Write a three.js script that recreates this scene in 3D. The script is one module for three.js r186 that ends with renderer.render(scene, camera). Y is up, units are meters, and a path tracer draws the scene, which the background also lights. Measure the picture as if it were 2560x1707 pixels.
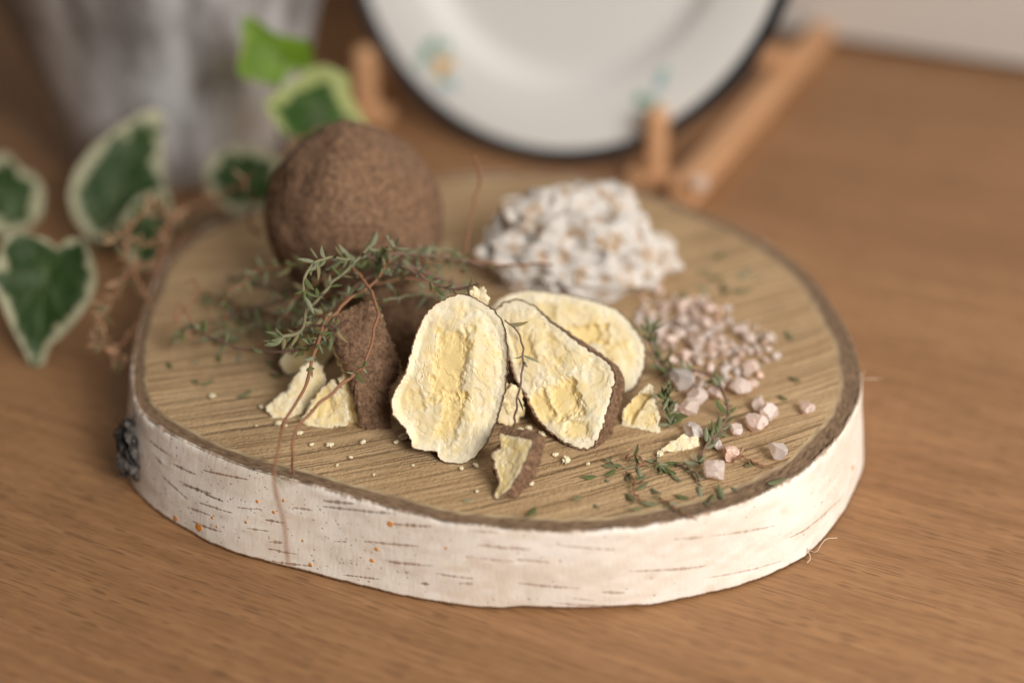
import * as THREE from 'three';
import { createNoise3D } from 'simplex-noise';
import { RoundedBoxGeometry } from 'three/addons/geometries/RoundedBoxGeometry.js';
import { mergeVertices, toCreasedNormals } from 'three/addons/utils/BufferGeometryUtils.js';
import { RectAreaLightUniformsLib } from 'three/addons/lights/RectAreaLightUniformsLib.js';

// ---------------------------------------------------------------- camera, light, exposure
const scene = new THREE.Scene();
const camera = new THREE.PerspectiveCamera(26.98, 1024 / 682, 0.02, 20);
camera.filmGauge = 36;
camera.position.set(0, 0.251, 0.36168);
camera.rotation.set(-32 * Math.PI / 180, 0, 0);
camera.focus = 0.377;
camera.userData.fStop = 2.9;
camera.updateProjectionMatrix();

const renderer = new THREE.WebGLRenderer({ antialias: true });
renderer.toneMapping = THREE.LinearToneMapping;
renderer.toneMappingExposure = 1.0;
renderer.shadowMap.enabled = true;

RectAreaLightUniformsLib.init();
scene.background = new THREE.Color(0.082, 0.076, 0.069);          // dim even light of the room
function areaLight(color, intensity, w, h, pos, at) {
  const l = new THREE.RectAreaLight(color, intensity, w, h);
  l.position.set(...pos); l.lookAt(...at); scene.add(l); return l;
}
// daylight of a large window, to the right of and behind the camera
areaLight(new THREE.Color(1.0, 0.965, 0.92), 17.5, 0.44, 0.44, [0.48, 0.55, 0.64], [0, 0.03, 0]);
// pale ceiling that spreads the daylight
areaLight(new THREE.Color(1.0, 0.96, 0.91), 0.34, 2.2, 2.2, [-0.1, 1.8, 0.1], [-0.1, 0, 0.1]);

// ---------------------------------------------------------------- helpers (lengths in millimetres until the geometry is made)
const MM = 0.001, BOARD = 25;
function rng(a) { return () => { a |= 0; a = a + 0x6D2B79F5 | 0; let t = Math.imul(a ^ a >>> 15, 1 | a); t = t + Math.imul(t ^ t >>> 7, 61 | t) ^ t; return ((t ^ t >>> 14) >>> 0) / 4294967296; }; }
const N = createNoise3D(rng(11));
const fbm = (x, y, z, o = 4) => { let s = 0, a = 0.5, f = 1; for (let i = 0; i < o; i++) { s += a * N(x * f, y * f, z * f); a *= 0.5; f *= 2.03; } return s; };
const clamp = (x, a = 0, b = 1) => Math.min(b, Math.max(a, x));
const ss = (a, b, x) => { const t = clamp((x - a) / (b - a)); return t * t * (3 - 2 * t); };
const mix = (a, b, t) => a + (b - a) * t;
const mix3 = (a, b, t) => [mix(a[0], b[0], t), mix(a[1], b[1], t), mix(a[2], b[2], t)];
const interp = (xs, ys, x) => { for (let i = 1; i < xs.length; i++) if (x <= xs[i]) return mix(ys[i - 1], ys[i], (x - xs[i - 1]) / (xs[i] - xs[i - 1])); return ys[ys.length - 1]; };
const V = (x, y, z) => new THREE.Vector3(x, y, z);
const taken = {};
function numbered(name) { const n = taken[name] = (taken[name] ?? -1) + 1; return n ? `${name}_${String(n).padStart(3, '0')}` : name; }
function tag(o, label, category, group) { o.userData.label = label; o.userData.category = category; if (group) o.userData.group = group; return o; }
function thing(name, label, category, [x, y, z], group) {
  const o = new THREE.Group(); o.name = numbered(name); o.position.set(x * MM, y * MM, z * MM); scene.add(o); return tag(o, label, category, group);
}
function shadowed(m) { m.castShadow = m.receiveShadow = true; return m; }
function part(name, geometry, material, parent) { const m = shadowed(new THREE.Mesh(geometry, material)); m.name = name; parent.add(m); return m; }
function struct(name, geometry, material, parent = scene) { const m = shadowed(new THREE.Mesh(geometry, material)); m.name = name; parent.add(m); if (parent === scene) m.userData.kind = 'structure'; return m; }
// a sheet of (nu+1) x (nv+1) points; f(i, j) -> { p: [x, y, z] in mm, c: [r, g, b], uv }; moved so that `base` is the origin
function sheet(nu, nv, f, base = [0, 0, 0], closed = false) {
  const pos = [], col = [], uvs = [], idx = [], w = closed ? nu : nu + 1;
  for (let j = 0; j <= nv; j++) for (let i = 0; i < w; i++) {
    const q = f(i, j); pos.push((q.p[0] - base[0]) * MM, (q.p[1] - base[1]) * MM, (q.p[2] - base[2]) * MM);
    col.push(...(q.c ?? [1, 1, 1])); uvs.push(...(q.uv ?? [i / nu, j / nv]));
  }
  for (let j = 0; j < nv; j++) for (let i = 0; i < nu; i++) {
    const a = j * w + i, b = j * w + (i + 1) % w, c = a + w, d = b + w; idx.push(a, b, d, a, d, c);
  }
  const g = new THREE.BufferGeometry();
  g.setAttribute('position', new THREE.Float32BufferAttribute(pos, 3));
  g.setAttribute('color', new THREE.Float32BufferAttribute(col, 3));
  g.setAttribute('uv', new THREE.Float32BufferAttribute(uvs, 2));
  g.setIndex(idx); g.computeVertexNormals(); return g;
}
function closedOutline(poly, n, jag = 0, seed = 0, tension = 0.22) {
  const c = new THREE.CatmullRomCurve3(poly.map(([x, y]) => V(x, y, 0)), true, 'catmullrom', tension);
  return c.getSpacedPoints(n).slice(0, n).map((p) => { const a = fbm(p.x * 0.55, p.y * 0.55, seed, 4) * jag, b = fbm(p.x * 0.55, p.y * 0.55, seed + 9, 4) * jag; return [p.x + a, p.y + b]; });
}
// periodic value noise for textures
function lattice(px, py, seed) { const r = rng(seed), a = new Float32Array(px * py); for (let i = 0; i < a.length; i++) a[i] = r(); return (x, y) => {
  const X = Math.floor(x), Y = Math.floor(y); let fx = x - X, fy = y - Y; fx = fx * fx * (3 - 2 * fx); fy = fy * fy * (3 - 2 * fy);
  const x0 = ((X % px) + px) % px, x1 = (x0 + 1) % px, y0 = (((Y % py) + py) % py) * px, y1 = ((((Y + 1) % py) + py) % py) * px;
  return (a[y0 + x0] * (1 - fx) + a[y0 + x1] * fx) * (1 - fy) + (a[y1 + x0] * (1 - fx) + a[y1 + x1] * fx) * fy; }; }
function texture(w, h, f, srgb = false) {
  const d = new Uint8Array(w * h * 4);
  for (let j = 0; j < h; j++) for (let i = 0; i < w; i++) {
    const c = f(i, j), k = (j * w + i) * 4;
    for (let m = 0; m < 3; m++) { let v = clamp(typeof c === 'number' ? c : c[m]); if (srgb) v = v <= 0.0031308 ? v * 12.92 : 1.055 * Math.pow(v, 1 / 2.4) - 0.055; d[k + m] = Math.round(v * 255); }
    d[k + 3] = 255;
  }
  const t = new THREE.DataTexture(d, w, h); t.magFilter = THREE.LinearFilter; t.minFilter = THREE.LinearMipmapLinearFilter; t.generateMipmaps = true;
  t.wrapS = t.wrapT = THREE.RepeatWrapping; if (srgb) t.colorSpace = THREE.SRGBColorSpace; t.needsUpdate = true; return t;
}

// ---------------------------------------------------------------- table and wall
const GRAIN = 25 * Math.PI / 180;
{
  const W = 1024, H = 2048;
  const a = lattice(4, 14, 1), b = lattice(10, 90, 2), c = lattice(26, 420, 3), d = lattice(110, 900, 4), e = lattice(60, 70, 5), k = lattice(200, 500, 6);
  const color = [0, 0, 0], bump = new Float32Array(W * H);
  const map = texture(W, H, (i, j) => {
    const u = i / W, v = j / H, wv = v + 0.006 * a(u * 4, v * 14);
    const broad = a(u * 4, wv * 14), mid = b(u * 10, wv * 90), fine = c(u * 26, wv * 420), pore = ss(0.66, 0.86, d(u * 110, wv * 900)), fleck = e(u * 60, wv * 70), gr = k(u * 200, v * 500);
    const t = 0.30 * broad + 0.26 * mid + 0.30 * fine + 0.14 * fleck;
    let q = mix3([0.245, 0.120, 0.050], [0.385, 0.203, 0.092], ss(0.1, 0.92, t));
    q = mix3(q, [0.085, 0.038, 0.016], pore * 0.6 * (0.35 + 0.65 * mid));
    const l = 0.92 + 0.16 * gr; color[0] = q[0] * l; color[1] = q[1] * l; color[2] = q[2] * l;
    bump[j * W + i] = 0.55 * fine - 0.6 * pore + 0.3 * gr;
    return color;
  }, true);
  const bmap = texture(W, H, (i, j) => 0.5 + 0.4 * bump[j * W + i]);
  const m = new THREE.MeshPhysicalMaterial({ map, bumpMap: bmap, bumpScale: 0.00012, roughness: 0.5, clearcoat: 0.12, clearcoatRoughness: 0.42, specularIntensity: 0.7 });
  // the top ends at the wall; long side runs with the grain
  const L = 1900, back = -470, front = 640, th = 30;
  const g = new THREE.BoxGeometry(L * MM, th * MM, (front - back) * MM);
  const p = g.attributes.position, uv = g.attributes.uv;
  for (let i = 0; i < p.count; i++) uv.setXY(i, p.getX(i) / 0.62 + 0.31, p.getZ(i) / 0.31 + 0.13 + p.getY(i) / 0.31);
  const t = struct('table_top', g, m);
  const mid = (front + back) / 2;
  t.position.set(-Math.sin(GRAIN) * mid * MM, -th / 2 * MM, Math.cos(GRAIN) * mid * MM); t.rotation.y = -GRAIN;
  const wallMap = texture(256, 256, (() => { const x = lattice(40, 40, 21), y = lattice(8, 8, 22); return (i, j) => { const s = 0.95 + 0.05 * x(i / 6.4, j / 6.4) - 0.06 * y(i / 32, j / 32); return [0.80 * s, 0.77 * s, 0.72 * s]; }; })(), true);
  const wg = new THREE.BoxGeometry(L * MM, 0.75, 0.03);
  const w = struct('wall', wg, new THREE.MeshStandardMaterial({ map: wallMap, roughness: 0.85 }));
  const wd = -358;
  const lean = 17 * Math.PI / 180; wg.translate(0, 0.375, -0.015); w.rotation.order = 'YXZ'; w.position.set(-Math.sin(GRAIN) * wd * MM, 0.004, Math.cos(GRAIN) * wd * MM); w.rotation.y = -GRAIN; w.rotation.x = lean;
}

// ---------------------------------------------------------------- birch slice
const CX = -6, CZ = -15;
const OUT = [[-109.6, 18.1], [-104.5, 33.6], [-94.6, 45.1], [-82.3, 54.1], [-70.5, 61.3], [-60.8, 65.6], [-48, 71], [-33.8, 77.3], [-19.2, 82.9], [-6.1, 86.2], [8, 87.7], [24.2, 87.2], [35.1, 85.1], [46.4, 81.7], [58, 76.5], [69.1, 69.2], [77.2, 61.8], [87.6, 49.1], [95.1, 35.7], [99.3, 24.8], [101.6, 8.7], [101.4, -8.5], [98.7, -29.7], [93.6, -48.3], [83.4, -66.7], [67.7, -84.6], [50.7, -100.1], [32.6, -112.1], [11.9, -117.6], [-9, -117.3], [-28.2, -113.5], [-51.3, -105.7], [-73.9, -96.9], [-93.9, -84.6], [-107.9, -69.9], [-114.2, -49.8], [-114.5, -21.6], [-113, -1]];
const NA = 540, rimR = new Float32Array(NA);
{
  const pts = new THREE.CatmullRomCurve3(OUT.map(([x, z]) => V(x, 0, z)), true, 'centripetal').getSpacedPoints(3000);
  const sum = new Float32Array(NA), n = new Float32Array(NA);
  for (const p of pts) { const a = Math.atan2(p.z - CZ, p.x - CX), k = ((Math.round(a / (2 * Math.PI) * NA) % NA) + NA) % NA; sum[k] += Math.hypot(p.x - CX, p.z - CZ); n[k]++; }
  for (let k = 0; k < NA; k++) rimR[k] = n[k] ? sum[k] / n[k] : rimR[k - 1];
}
const angleOf = (k) => { let a = (k % NA) / NA * 360; if (a > 180) a -= 360; return a; };
const flare = (deg) => interp([-180, 0, 10, 30, 45, 60, 85, 110, 135, 165, 180], [3, 2, 2.5, 4, 6, 3, 1.8, 5.6, 7.8, 4.6, 3], deg);
const boardY = (x, z) => {    // saw-cut surface, mm about BOARD
  const w = z + 0.38 * x + 0.0008 * x * x;
  return 0.10 * N(w * 0.4, x * 0.012, 3) + 0.05 * N(w * 0.8, x * 0.02, 8);
};
{
  const slice = thing('birch_slice', 'thick round birch log slice with white bark carrying the cheese', 'wood slice', [CX, 0, CZ]);
  const base = [CX, 0, CZ];
  // sawn wood
  const S = 2048, SIZE = 240;
  const n1 = lattice(64, 512, 31), n2 = lattice(512, 512, 32), n3 = lattice(24, 24, 33), n4 = lattice(1024, 1024, 34), n5 = lattice(40, 300, 35), n6 = lattice(90, 700, 36);
  const bump = new Float32Array(S * S), color = [0, 0, 0];
  const map = texture(S, S, (i, j) => {
    const x = (i / S - 0.5) * SIZE + CX, z = (j / S - 0.5) * SIZE + CZ;
    const wob = (n3(i / 200, j / 200) - 0.5) * 1.4 + (n2(i / 16, j / 16) - 0.5) * 0.30;
    const w = z + 0.38 * x + 0.0008 * x * x + wob, along = x - 0.3 * z;
    const saw = n1(along * 0.035 + 40, w * 0.72 + 300), saw2 = n5(along * 0.02 + 20, w * 0.33 + 150), saw3 = n6(along * 0.07 + 50, w * 1.7 + 300);
    const grain = n4(i / 3.1, j / 3.1), spot = n2(i / 7, j / 7), patch = n3(i / 140 + 3, j / 140 + 5);
    const ridge = Math.abs(saw - 0.5) * 2;
    bump[j * S + i] = 0.62 * saw + 0.16 * saw2 + 0.30 * saw3 + 0.13 * grain + 0.12 * spot;
    const rad = Math.hypot(x - 4, z + 10), ring = n3(rad * 0.55, 7.3) * 0.6 + n3(rad * 1.4, 3.1) * 0.4;
    let t = 0.35 * saw2 + 0.25 * saw3 + 0.2 * patch + 0.12 * ring + 0.08 * spot;
    let q = mix3([0.345, 0.220, 0.110], [0.495, 0.338, 0.182], ss(0.22, 0.78, t));
    q = mix3(q, [0.19, 0.115, 0.055], 0.30 * ss(0.66, 0.95, saw2) + 0.10 * ss(0.6, 0.9, saw3));
    const l = 0.88 + 0.24 * grain; color[0] = q[0] * l; color[1] = q[1] * l; color[2] = q[2] * l; return color;
  }, true);
  const bmap = texture(S, S, (i, j) => clamp(bump[j * S + i] * 0.8));
  const wood = new THREE.MeshStandardMaterial({ map, bumpMap: bmap, bumpScale: 0.0012, roughness: 0.8 });
  const ringIn = (k) => rimR[k % NA] - (interp([-180, -60, 0, 40, 90, 150, 180], [4.0, 4.2, 6.0, 5.6, 4.4, 4.0, 4.0], angleOf(k)) + 0.55 * N(angleOf(k) * 0.06, 3, 1) + 0.3 * N(angleOf(k) * 0.3, 5, 1));
  const uvOf = (x, z) => [(x - CX) / SIZE + 0.5, (z - CZ) / SIZE + 0.5];
  const NR = 150;
  const top = sheet(NA, NR, (i, j) => {
    const a = i / NA * 2 * Math.PI, r = ringIn(i) * j / NR, x = CX + Math.cos(a) * r, z = CZ + Math.sin(a) * r;
    return { p: [x, BOARD + boardY(x, z), z], uv: uvOf(x, z) };
  }, base, true);
  top.index.array.reverse(); top.computeVertexNormals();
  part('sawn_wood', top, wood, slice);
  // brown inner bark, with the pale line of the cambium
  const NB = 14;
  const ring = sheet(NA, NB, (i, j) => {
    const k = i % NA, a = i / NA * 2 * Math.PI, t = j / NB, r = mix(ringIn(k), rimR[k] + 0.35, t), x = CX + Math.cos(a) * r, z = CZ + Math.sin(a) * r;
    const n = N(x * 0.9, z * 0.9, 5), n2_ = N(x * 2.4, z * 2.4, 9), line = (1 - ss(0.10, 0.24, t)) * (0.6 + 0.4 * N(x * 0.15, z * 0.15, 2));
    let c = mix3([0.095, 0.055, 0.030], [0.265, 0.170, 0.098], clamp(0.5 + 0.5 * n + 0.3 * n2_));
    c = mix3(c, [0.50, 0.38, 0.22], clamp(line));
    c = mix3(c, [0.36, 0.25, 0.16], ss(0.86, 1, t) * 0.6);
    return { p: [x, BOARD + (j === 0 ? boardY(x, z) : -0.35 * Math.sin(Math.PI * t) - 0.35 * t * t * t + 0.16 * n + 0.1 * n2_), z], c };
  }, base, true);
  ring.index.array.reverse(); ring.computeVertexNormals();
  part('inner_bark_ring', ring, new THREE.MeshStandardMaterial({ vertexColors: true, roughness: 0.9 }), slice);
  // white outer bark
  const BW = 2048, BH = 320;
  const ink = new Float32Array(BW * BH), hue = new Float32Array(BW * BH), orange = new Float32Array(BW * BH);
  const dash = (a0, h0, a1, h1, thick, dark, grey) => {
    const x0 = a0 / 180 * BW, x1 = a1 / 180 * BW, y0 = h0 / 26 * BH, y1 = h1 / 26 * BH, n = Math.ceil(Math.abs(x1 - x0));
    for (let s = 0; s <= n; s++) {
      const t = s / n, x = Math.round(mix(x0, x1, t)), env = Math.pow(Math.sin(Math.PI * clamp(t, 0.03, 0.97)), 0.45), r = N(x * 0.11, y0, 4), y = mix(y0, y1, t) + 1.6 * N(x * 0.02, y0 * 0.1, 6);
      const th = thick * env * (0.75 + 0.5 * r);
      for (let q = -12; q <= 12; q++) { const yy = Math.round(y) + q; if (yy < 0 || yy >= BH || x < 0 || x >= BW) continue; const v = dark * (0.9 + 0.25 * r) * (1 - ss(th * 0.45, th, Math.abs(q))); const id = yy * BW + x; if (v > ink[id]) { ink[id] = v; hue[id] = grey; } }
    }
  };
  const LENT = [[149.3, 19, 143.7, 18.7], [147.7, 16.1, 144.5, 14.6], [143.3, 16.8, 138.7, 17.1], [145.3, 11.7, 139.3, 9.2], [141.3, 13, 132.8, 13.3], [141.1, 12.3, 135, 13.9], [137.1, 10.1, 130.8, 11.4], [139.1, 7, 134.6, 8.2], [137.8, 3.8, 132.2, 5.1], [137.3, 19.3, 129.3, 21.5], [130.2, 13.3, 126, 14.6], [121, 17.4, 117.9, 18], [116.2, 21.5, 110.8, 23.2], [116.2, 19.9, 104, 23.4], [125.4, 12, 122.3, 12.7], [128.2, 8.5, 124.7, 9.2], [124.5, 4.1, 119.9, 4.7], [124.3, 6.3, 122.3, 7], [123.9, 0.9, 117.3, 2.2], [104.7, 20.3, 98.3, 22.2], [113.9, 11.1, 111.8, 12], [109, 13.3, 100.5, 15.8], [105.6, 9.2, 98.1, 11.1], [112.1, 2.2, 106.1, 3.8], [99.8, 5.1, 98.5, 5.4], [103.3, 15.2, 100.3, 15.8], [97.6, 8.9, 92.1, 9.2], [94.2, 7, 92.1, 7.3], [92.8, 23.2, 88.6, 23.4], [91.5, 19.3, 84.2, 19], [93.4, 15.2, 92.1, 15.5], [91.7, 15.2, 86.5, 15.2], [86.1, 15.8, 81.6, 15.5], [80.3, 20.6, 72.9, 18.7], [86.1, 8.5, 77.8, 7.6], [78.5, 4.4, 75.9, 3.8], [81.1, 2.8, 73.4, 1.6], [74.6, 6, 71.6, 5.4], [71.2, 12, 63.7, 9.8], [69.3, 11.4, 60.4, 8.9], [60.6, 5.4, 48.8, 2.8], [59.6, 17.7, 49.8, 14.2], [64.9, 19.3, 60.7, 18], [47.3, 8.5, 33.4, 6]];
  LENT.forEach(([a0, h0, a1, h1], k) => dash(a0, h0, a1, h1, k === 12 || k === 13 ? 8 : 5.2 + (k * 7 % 5) * 0.6, k === 12 || k === 13 ? 0.75 : (a0 > 95 ? 0.95 : 0.7) * (0.8 + 0.05 * (k % 5)), k === 12 || k === 13 || a0 > 140 ? 0.75 : 0.1));
  const R = rng(91);
  for (let k = 0; k < 20; k++) { const a = R() < 0.5 ? R() * 30 : 150 + R() * 28, h = 2 + R() * 21, l = 2 + R() * 6; dash(a + l, h, a, h + R() - 0.5, 3, 0.5, 0.3); }
  for (let k = 0; k < 420; k++) { const a = R() < 0.7 ? 100 + R() * 60 : R() * 100, x = a / 180 * BW, y = R() * BH, s = 1.2 + R() * 1.5, d = 0.25 + 0.5 * R(); for (let q = -3; q <= 3; q++) for (let p = -3; p <= 3; p++) { const xx = Math.round(x) + p, yy = Math.round(y) + q; if (xx < 0 || yy < 0 || xx >= BW || yy >= BH) continue; const v = d * (1 - ss(s * 0.6, s * 1.2, Math.hypot(p * 1.1, q * 0.85))); const id = yy * BW + xx; if (v > ink[id]) { ink[id] = v; hue[id] = 0.9; } } }
  const spot = (a, h, s) => { const x = a / 180 * BW, y = h / 26 * BH; for (let q = -14; q <= 14; q++) for (let p = -14; p <= 14; p++) { const xx = Math.round(x) + p, yy = Math.round(y) + q; if (xx < 0 || yy < 0 || xx >= BW || yy >= BH) continue; orange[yy * BW + xx] = Math.max(orange[yy * BW + xx], 1 - ss(s * 0.7, s, Math.hypot(p, q * 0.6))); } };
  [[136.3, 3.2, 9], [141.1, 1.9, 6], [127, 16.5, 3.5], [104.7, 20.3, 6.5], [106.8, 12.3, 4.5], [107.5, 8.5, 4.5], [117.5, 2.8, 4], [134, 7.9, 3], [124.1, 14.9, 3.5], [128.3, 10.1, 3], [122.8, 18.7, 3], [28.8, 8.9, 6], [133, 6, 2.5], [119, 9, 2.5], [96, 17, 3]].forEach((s) => spot(...s));
  const b1 = lattice(16, 4, 41), b2 = lattice(90, 14, 42), b3 = lattice(520, 40, 43), b4 = lattice(1024, 160, 44);
  const bBump = new Float32Array(BW * BH);
  const bark = texture(BW, BH, (i, j) => {
    const u = i / BW, v = j / BH, id = j * BW + i;
    const t = 0.4 * b1(u * 16, v * 4) + 0.35 * b2(u * 90, v * 14) + 0.25 * b4(u * 1024, v * 160), vert = b3(u * 520, v * 12);
    let q = mix3([0.76, 0.655, 0.545], [0.875, 0.80, 0.715], ss(0.2, 0.75, t));
    q = mix3(q, [0.60, 0.44, 0.32], 0.16 * ss(0.66, 0.85, b2(u * 90 + 13, v * 14 + 3)));
    q = mix3(q, mix3([0.36, 0.20, 0.115], [0.10, 0.08, 0.065], hue[id]), ink[id] * 0.9);
    q = mix3(q, [0.78, 0.27, 0.03], orange[id]);
    { const top = ss(24.0, 25.0, v * 26 + 0.9 * (b3(u * 520, 3.3) - 0.5) + 0.9 * (b2(u * 90, 2.2) - 0.5)), low = 1 - ss(0.3, 1.1, v * 26 - 0.9 * (b3(u * 520, 9.3) - 0.4)); q = mix3(q, [0.34, 0.215, 0.13], 0.8 * top); q = mix3(q, [0.52, 0.36, 0.22], 0.7 * low); }
    bBump[id] = 0.5 + 0.09 * (vert - 0.5) + 0.12 * (t - 0.5) - 0.3 * ink[id] + 0.35 * orange[id];
    return q;
  }, true);
  const barkBump = texture(BW, BH, (i, j) => clamp(bBump[j * BW + i]));
  bark.wrapS = barkBump.wrapS = THREE.MirroredRepeatWrapping; bark.wrapT = barkBump.wrapT = THREE.ClampToEdgeWrapping;
  const barkMat = new THREE.MeshStandardMaterial({ map: bark, bumpMap: barkBump, bumpScale: 0.0005, roughness: 0.68 });
  const NH = 30;
  const side = sheet(NA * 2, NH + 4, (i, j) => {
    const kk = i / 2, k0 = Math.floor(kk) % NA, k1 = (k0 + 1) % NA, f = kk - Math.floor(kk), R0 = mix(rimR[k0], rimR[k1], f), a = kk / NA * 2 * Math.PI, deg = (() => { let d = kk / NA * 360; if (d > 180) d -= 360; return d; })();
    const jt = BOARD - 0.1 + 0.55 * fbm(kk * 0.16, 1, 3, 4) + 0.35 * Math.max(0, N(kk * 0.5, 4, 4)) - 0.6 * ss(0.45, 0.8, N(kk * 0.08, 8, 4));
    const jb = 0.35 + 0.5 * Math.max(0, fbm(kk * 0.3, 20, 3, 4)) + 0.9 * ss(0.1, 0.7, N(kk * 0.03, 2, 9));
    let h, r;
    if (j === 0) { h = jt - 1.2; r = R0 - 0.25; }
    else if (j === 1) { h = jt; r = R0 - 0.05; }
    else if (j <= NH + 1) { const t = (j - 1) / NH; h = mix(jt, jb, t); r = R0 + 0.55 + flare(deg) * (1 - h / BOARD) + 0.35 * fbm(kk * 0.05, h * 0.08, 7, 4) + 0.25 * N(kk * 0.02, h * 0.03, 2); if (j === 2) r -= 0.15; }
    else { h = jb; r = mix(R0 + flare(deg), R0 - 12, (j - NH - 1) / 3); if (j > NH + 2) h = Math.max(0.3, h - 0.1); }
    return { p: [CX + Math.cos(a) * r, h, CZ + Math.sin(a) * r], uv: [kk / NA * 2, h / 26] };
  }, base, false);
  part('white_bark', side, barkMat, slice);
  // underside
  const under = sheet(NA, 3, (i, j) => { const a = i / NA * 2 * Math.PI, r = (rimR[i % NA] - 2) * (1 - j / 3); return { p: [CX + Math.cos(a) * r, 0.6, CZ + Math.sin(a) * r] }; }, base, true);
  part('underside', under, new THREE.MeshStandardMaterial({ color: new THREE.Color(0.3, 0.2, 0.1), roughness: 0.9 }), slice);
  // dark knot on the bark
  const knot = lump([-106.8, 10.5, 33.5], [5.0, 9.0, 7.5], { detail: 26, seed: 4.4, noise: 0.7, freq: 1.3, fine: 0.35, fineFreq: 0.22, color: (p) => mix3([0.02, 0.018, 0.017], [0.16, 0.135, 0.12], ss(-0.25, 0.6, fbm(p.x * 0.35, p.y * 0.35, p.z * 0.35, 4))), floor: 0.4 }, base);
  part('knot', knot, new THREE.MeshStandardMaterial({ vertexColors: true, roughness: 0.95 }), slice).userData.label = 'black lumpy knot on the bark';
  // loose fibres at the cut edge
  const fib = new THREE.MeshStandardMaterial({ color: new THREE.Color(0.62, 0.47, 0.34), roughness: 0.8 });
  for (const pts of [
    [[79, 2, 68], [81, 2.6, 70], [82.5, 4.6, 69], [84, 5, 67.5], [87, 5, 67]], [[79, 2.5, 68], [79.5, 1.2, 71], [78.5, 0.6, 72]],
    [[100.5, 24, 19], [103, 24.5, 19.5], [105.5, 24.2, 19], [107, 25.2, 20]], [[101, 22, 16], [102.5, 23.5, 15], [102.6, 25.5, 16]], [[-60, 24.5, 66.5], [-57.5, 25.4, 68.8], [-55, 25.2, 69.5]]]) {
    const c = new THREE.CatmullRomCurve3(pts.map(([x, y, z]) => V((x - CX) * MM, y * MM, (z - CZ) * MM)));
    part('fibre', new THREE.TubeGeometry(c, 16, 0.00014, 5), fib, slice);
  }
}

// ---------------------------------------------------------------- lumps and slices
// rough star-shaped body: centre, half sizes (mm), cut planes [nx, ny, nz, d] in unit space
function lump(c, r, o, base) {
  const g = mergeVertices(new THREE.IcosahedronGeometry(1, o.detail ?? 20).deleteAttribute('uv').deleteAttribute('normal'), 1e-5);
  const p = g.attributes.position, col = [], v = V(0, 0, 0), s = o.seed ?? 0, uv = [];
  for (let i = 0; i < p.count; i++) {
    v.fromBufferAttribute(p, i).normalize(); let q = 1;
    for (const [nx, ny, nz, d] of o.cuts ?? []) { const k = v.x * nx + v.y * ny + v.z * nz; if (k > 0.05) q = Math.min(q, d / k); }
    q *= o.shape ? o.shape(v) : 1;
    const f = o.freq ?? 1.5;
    q *= 1 + (o.noise ?? 0.15) * fbm(v.x * f + s, v.y * f + s, v.z * f + s, 4);
    const w = V(v.x * q * r[0], v.y * q * r[1], v.z * q * r[2]);
    if (o.fine) { const k = (o.fineFreq ?? 0.9); w.addScaledVector(v, o.fine * r[0] * 0.3 * fbm(w.x * k + s, w.y * k, w.z * k, 4)); }
    if (o.turn) w.applyEuler(o.turn);
    w.add(V(...c)); if (w.y < (o.floor ?? BOARD + 0.1)) w.y = o.floor ?? BOARD + 0.1;
    col.push(...o.color(w, v, q)); uv.push(w.x * 0.05 + w.y * 0.03, w.z * 0.05 + w.y * 0.04);
    p.setXYZ(i, (w.x - base[0]) * MM, (w.y - base[1]) * MM, (w.z - base[2]) * MM);
  }
  g.setAttribute('color', new THREE.Float32BufferAttribute(col, 3)); g.setAttribute('uv', new THREE.Float32BufferAttribute(uv, 2)); g.computeVertexNormals(); return g;
}
const crumbBump = texture(512, 512, (() => { const a = lattice(64, 64, 51), b = lattice(160, 160, 52), c = lattice(330, 330, 53); return (i, j) => 0.4 * a(i / 8, j / 8) + 0.35 * b(i / 3.2, j / 3.2) + 0.25 * c(i / 1.55, j / 1.55); })());
const cheeseMat = new THREE.MeshPhysicalMaterial({ vertexColors: true, bumpMap: crumbBump, bumpScale: 0.00005, roughness: 0.6, sheen: 0.15, sheenRoughness: 0.6 });
const rindMat = new THREE.MeshStandardMaterial({ vertexColors: true, bumpMap: crumbBump, bumpScale: 0.00022, roughness: 0.95 });
function cheeseColor(x, y, z, yellow) {
  const n = fbm(x * 0.22, y * 0.22, z * 0.22, 4), m = N(x * 0.8, y * 0.8, z * 0.8);
  let c = mix3([0.83, 0.74, 0.535], [0.80, 0.615, 0.275], clamp(yellow + 0.5 * n + 0.10 * m + 0.2));
  const s = N(x * 0.9 + 7, y * 0.9, z * 0.9), s2 = N(x * 0.16, y * 0.16 + 9, z * 0.16);
  c = mix3(c, [0.50, 0.27, 0.12], 0.6 * ss(0.62, 0.88, s) * ss(-0.1, 0.5, s2));
  c = mix3(c, [0.30, 0.17, 0.08], 0.6 * ss(0.86, 0.93, N(x * 1.7, y * 1.7 + 3, z * 1.7)));
  return c;
}
function rindColor(x, y, z) {
  const n = fbm(x * 0.35, y * 0.35, z * 0.35, 3), m = 0.6 * N(x * 1.9, y * 1.9, z * 1.9) + 0.6 * N(x * 0.85, y * 0.85, z * 0.85), k = N(x * 3.7, y * 3.7, z * 3.7);
  let c = mix3([0.062, 0.031, 0.017], [0.34, 0.195, 0.108], clamp(0.45 + 0.35 * n + 0.40 * m + 0.34 * k));
  c = mix3(c, [0.55, 0.42, 0.30], 0.6 * ss(0.86, 0.93, N(x * 1.3 + 5, y * 1.3, z * 1.3)));
  return c;
}
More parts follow.
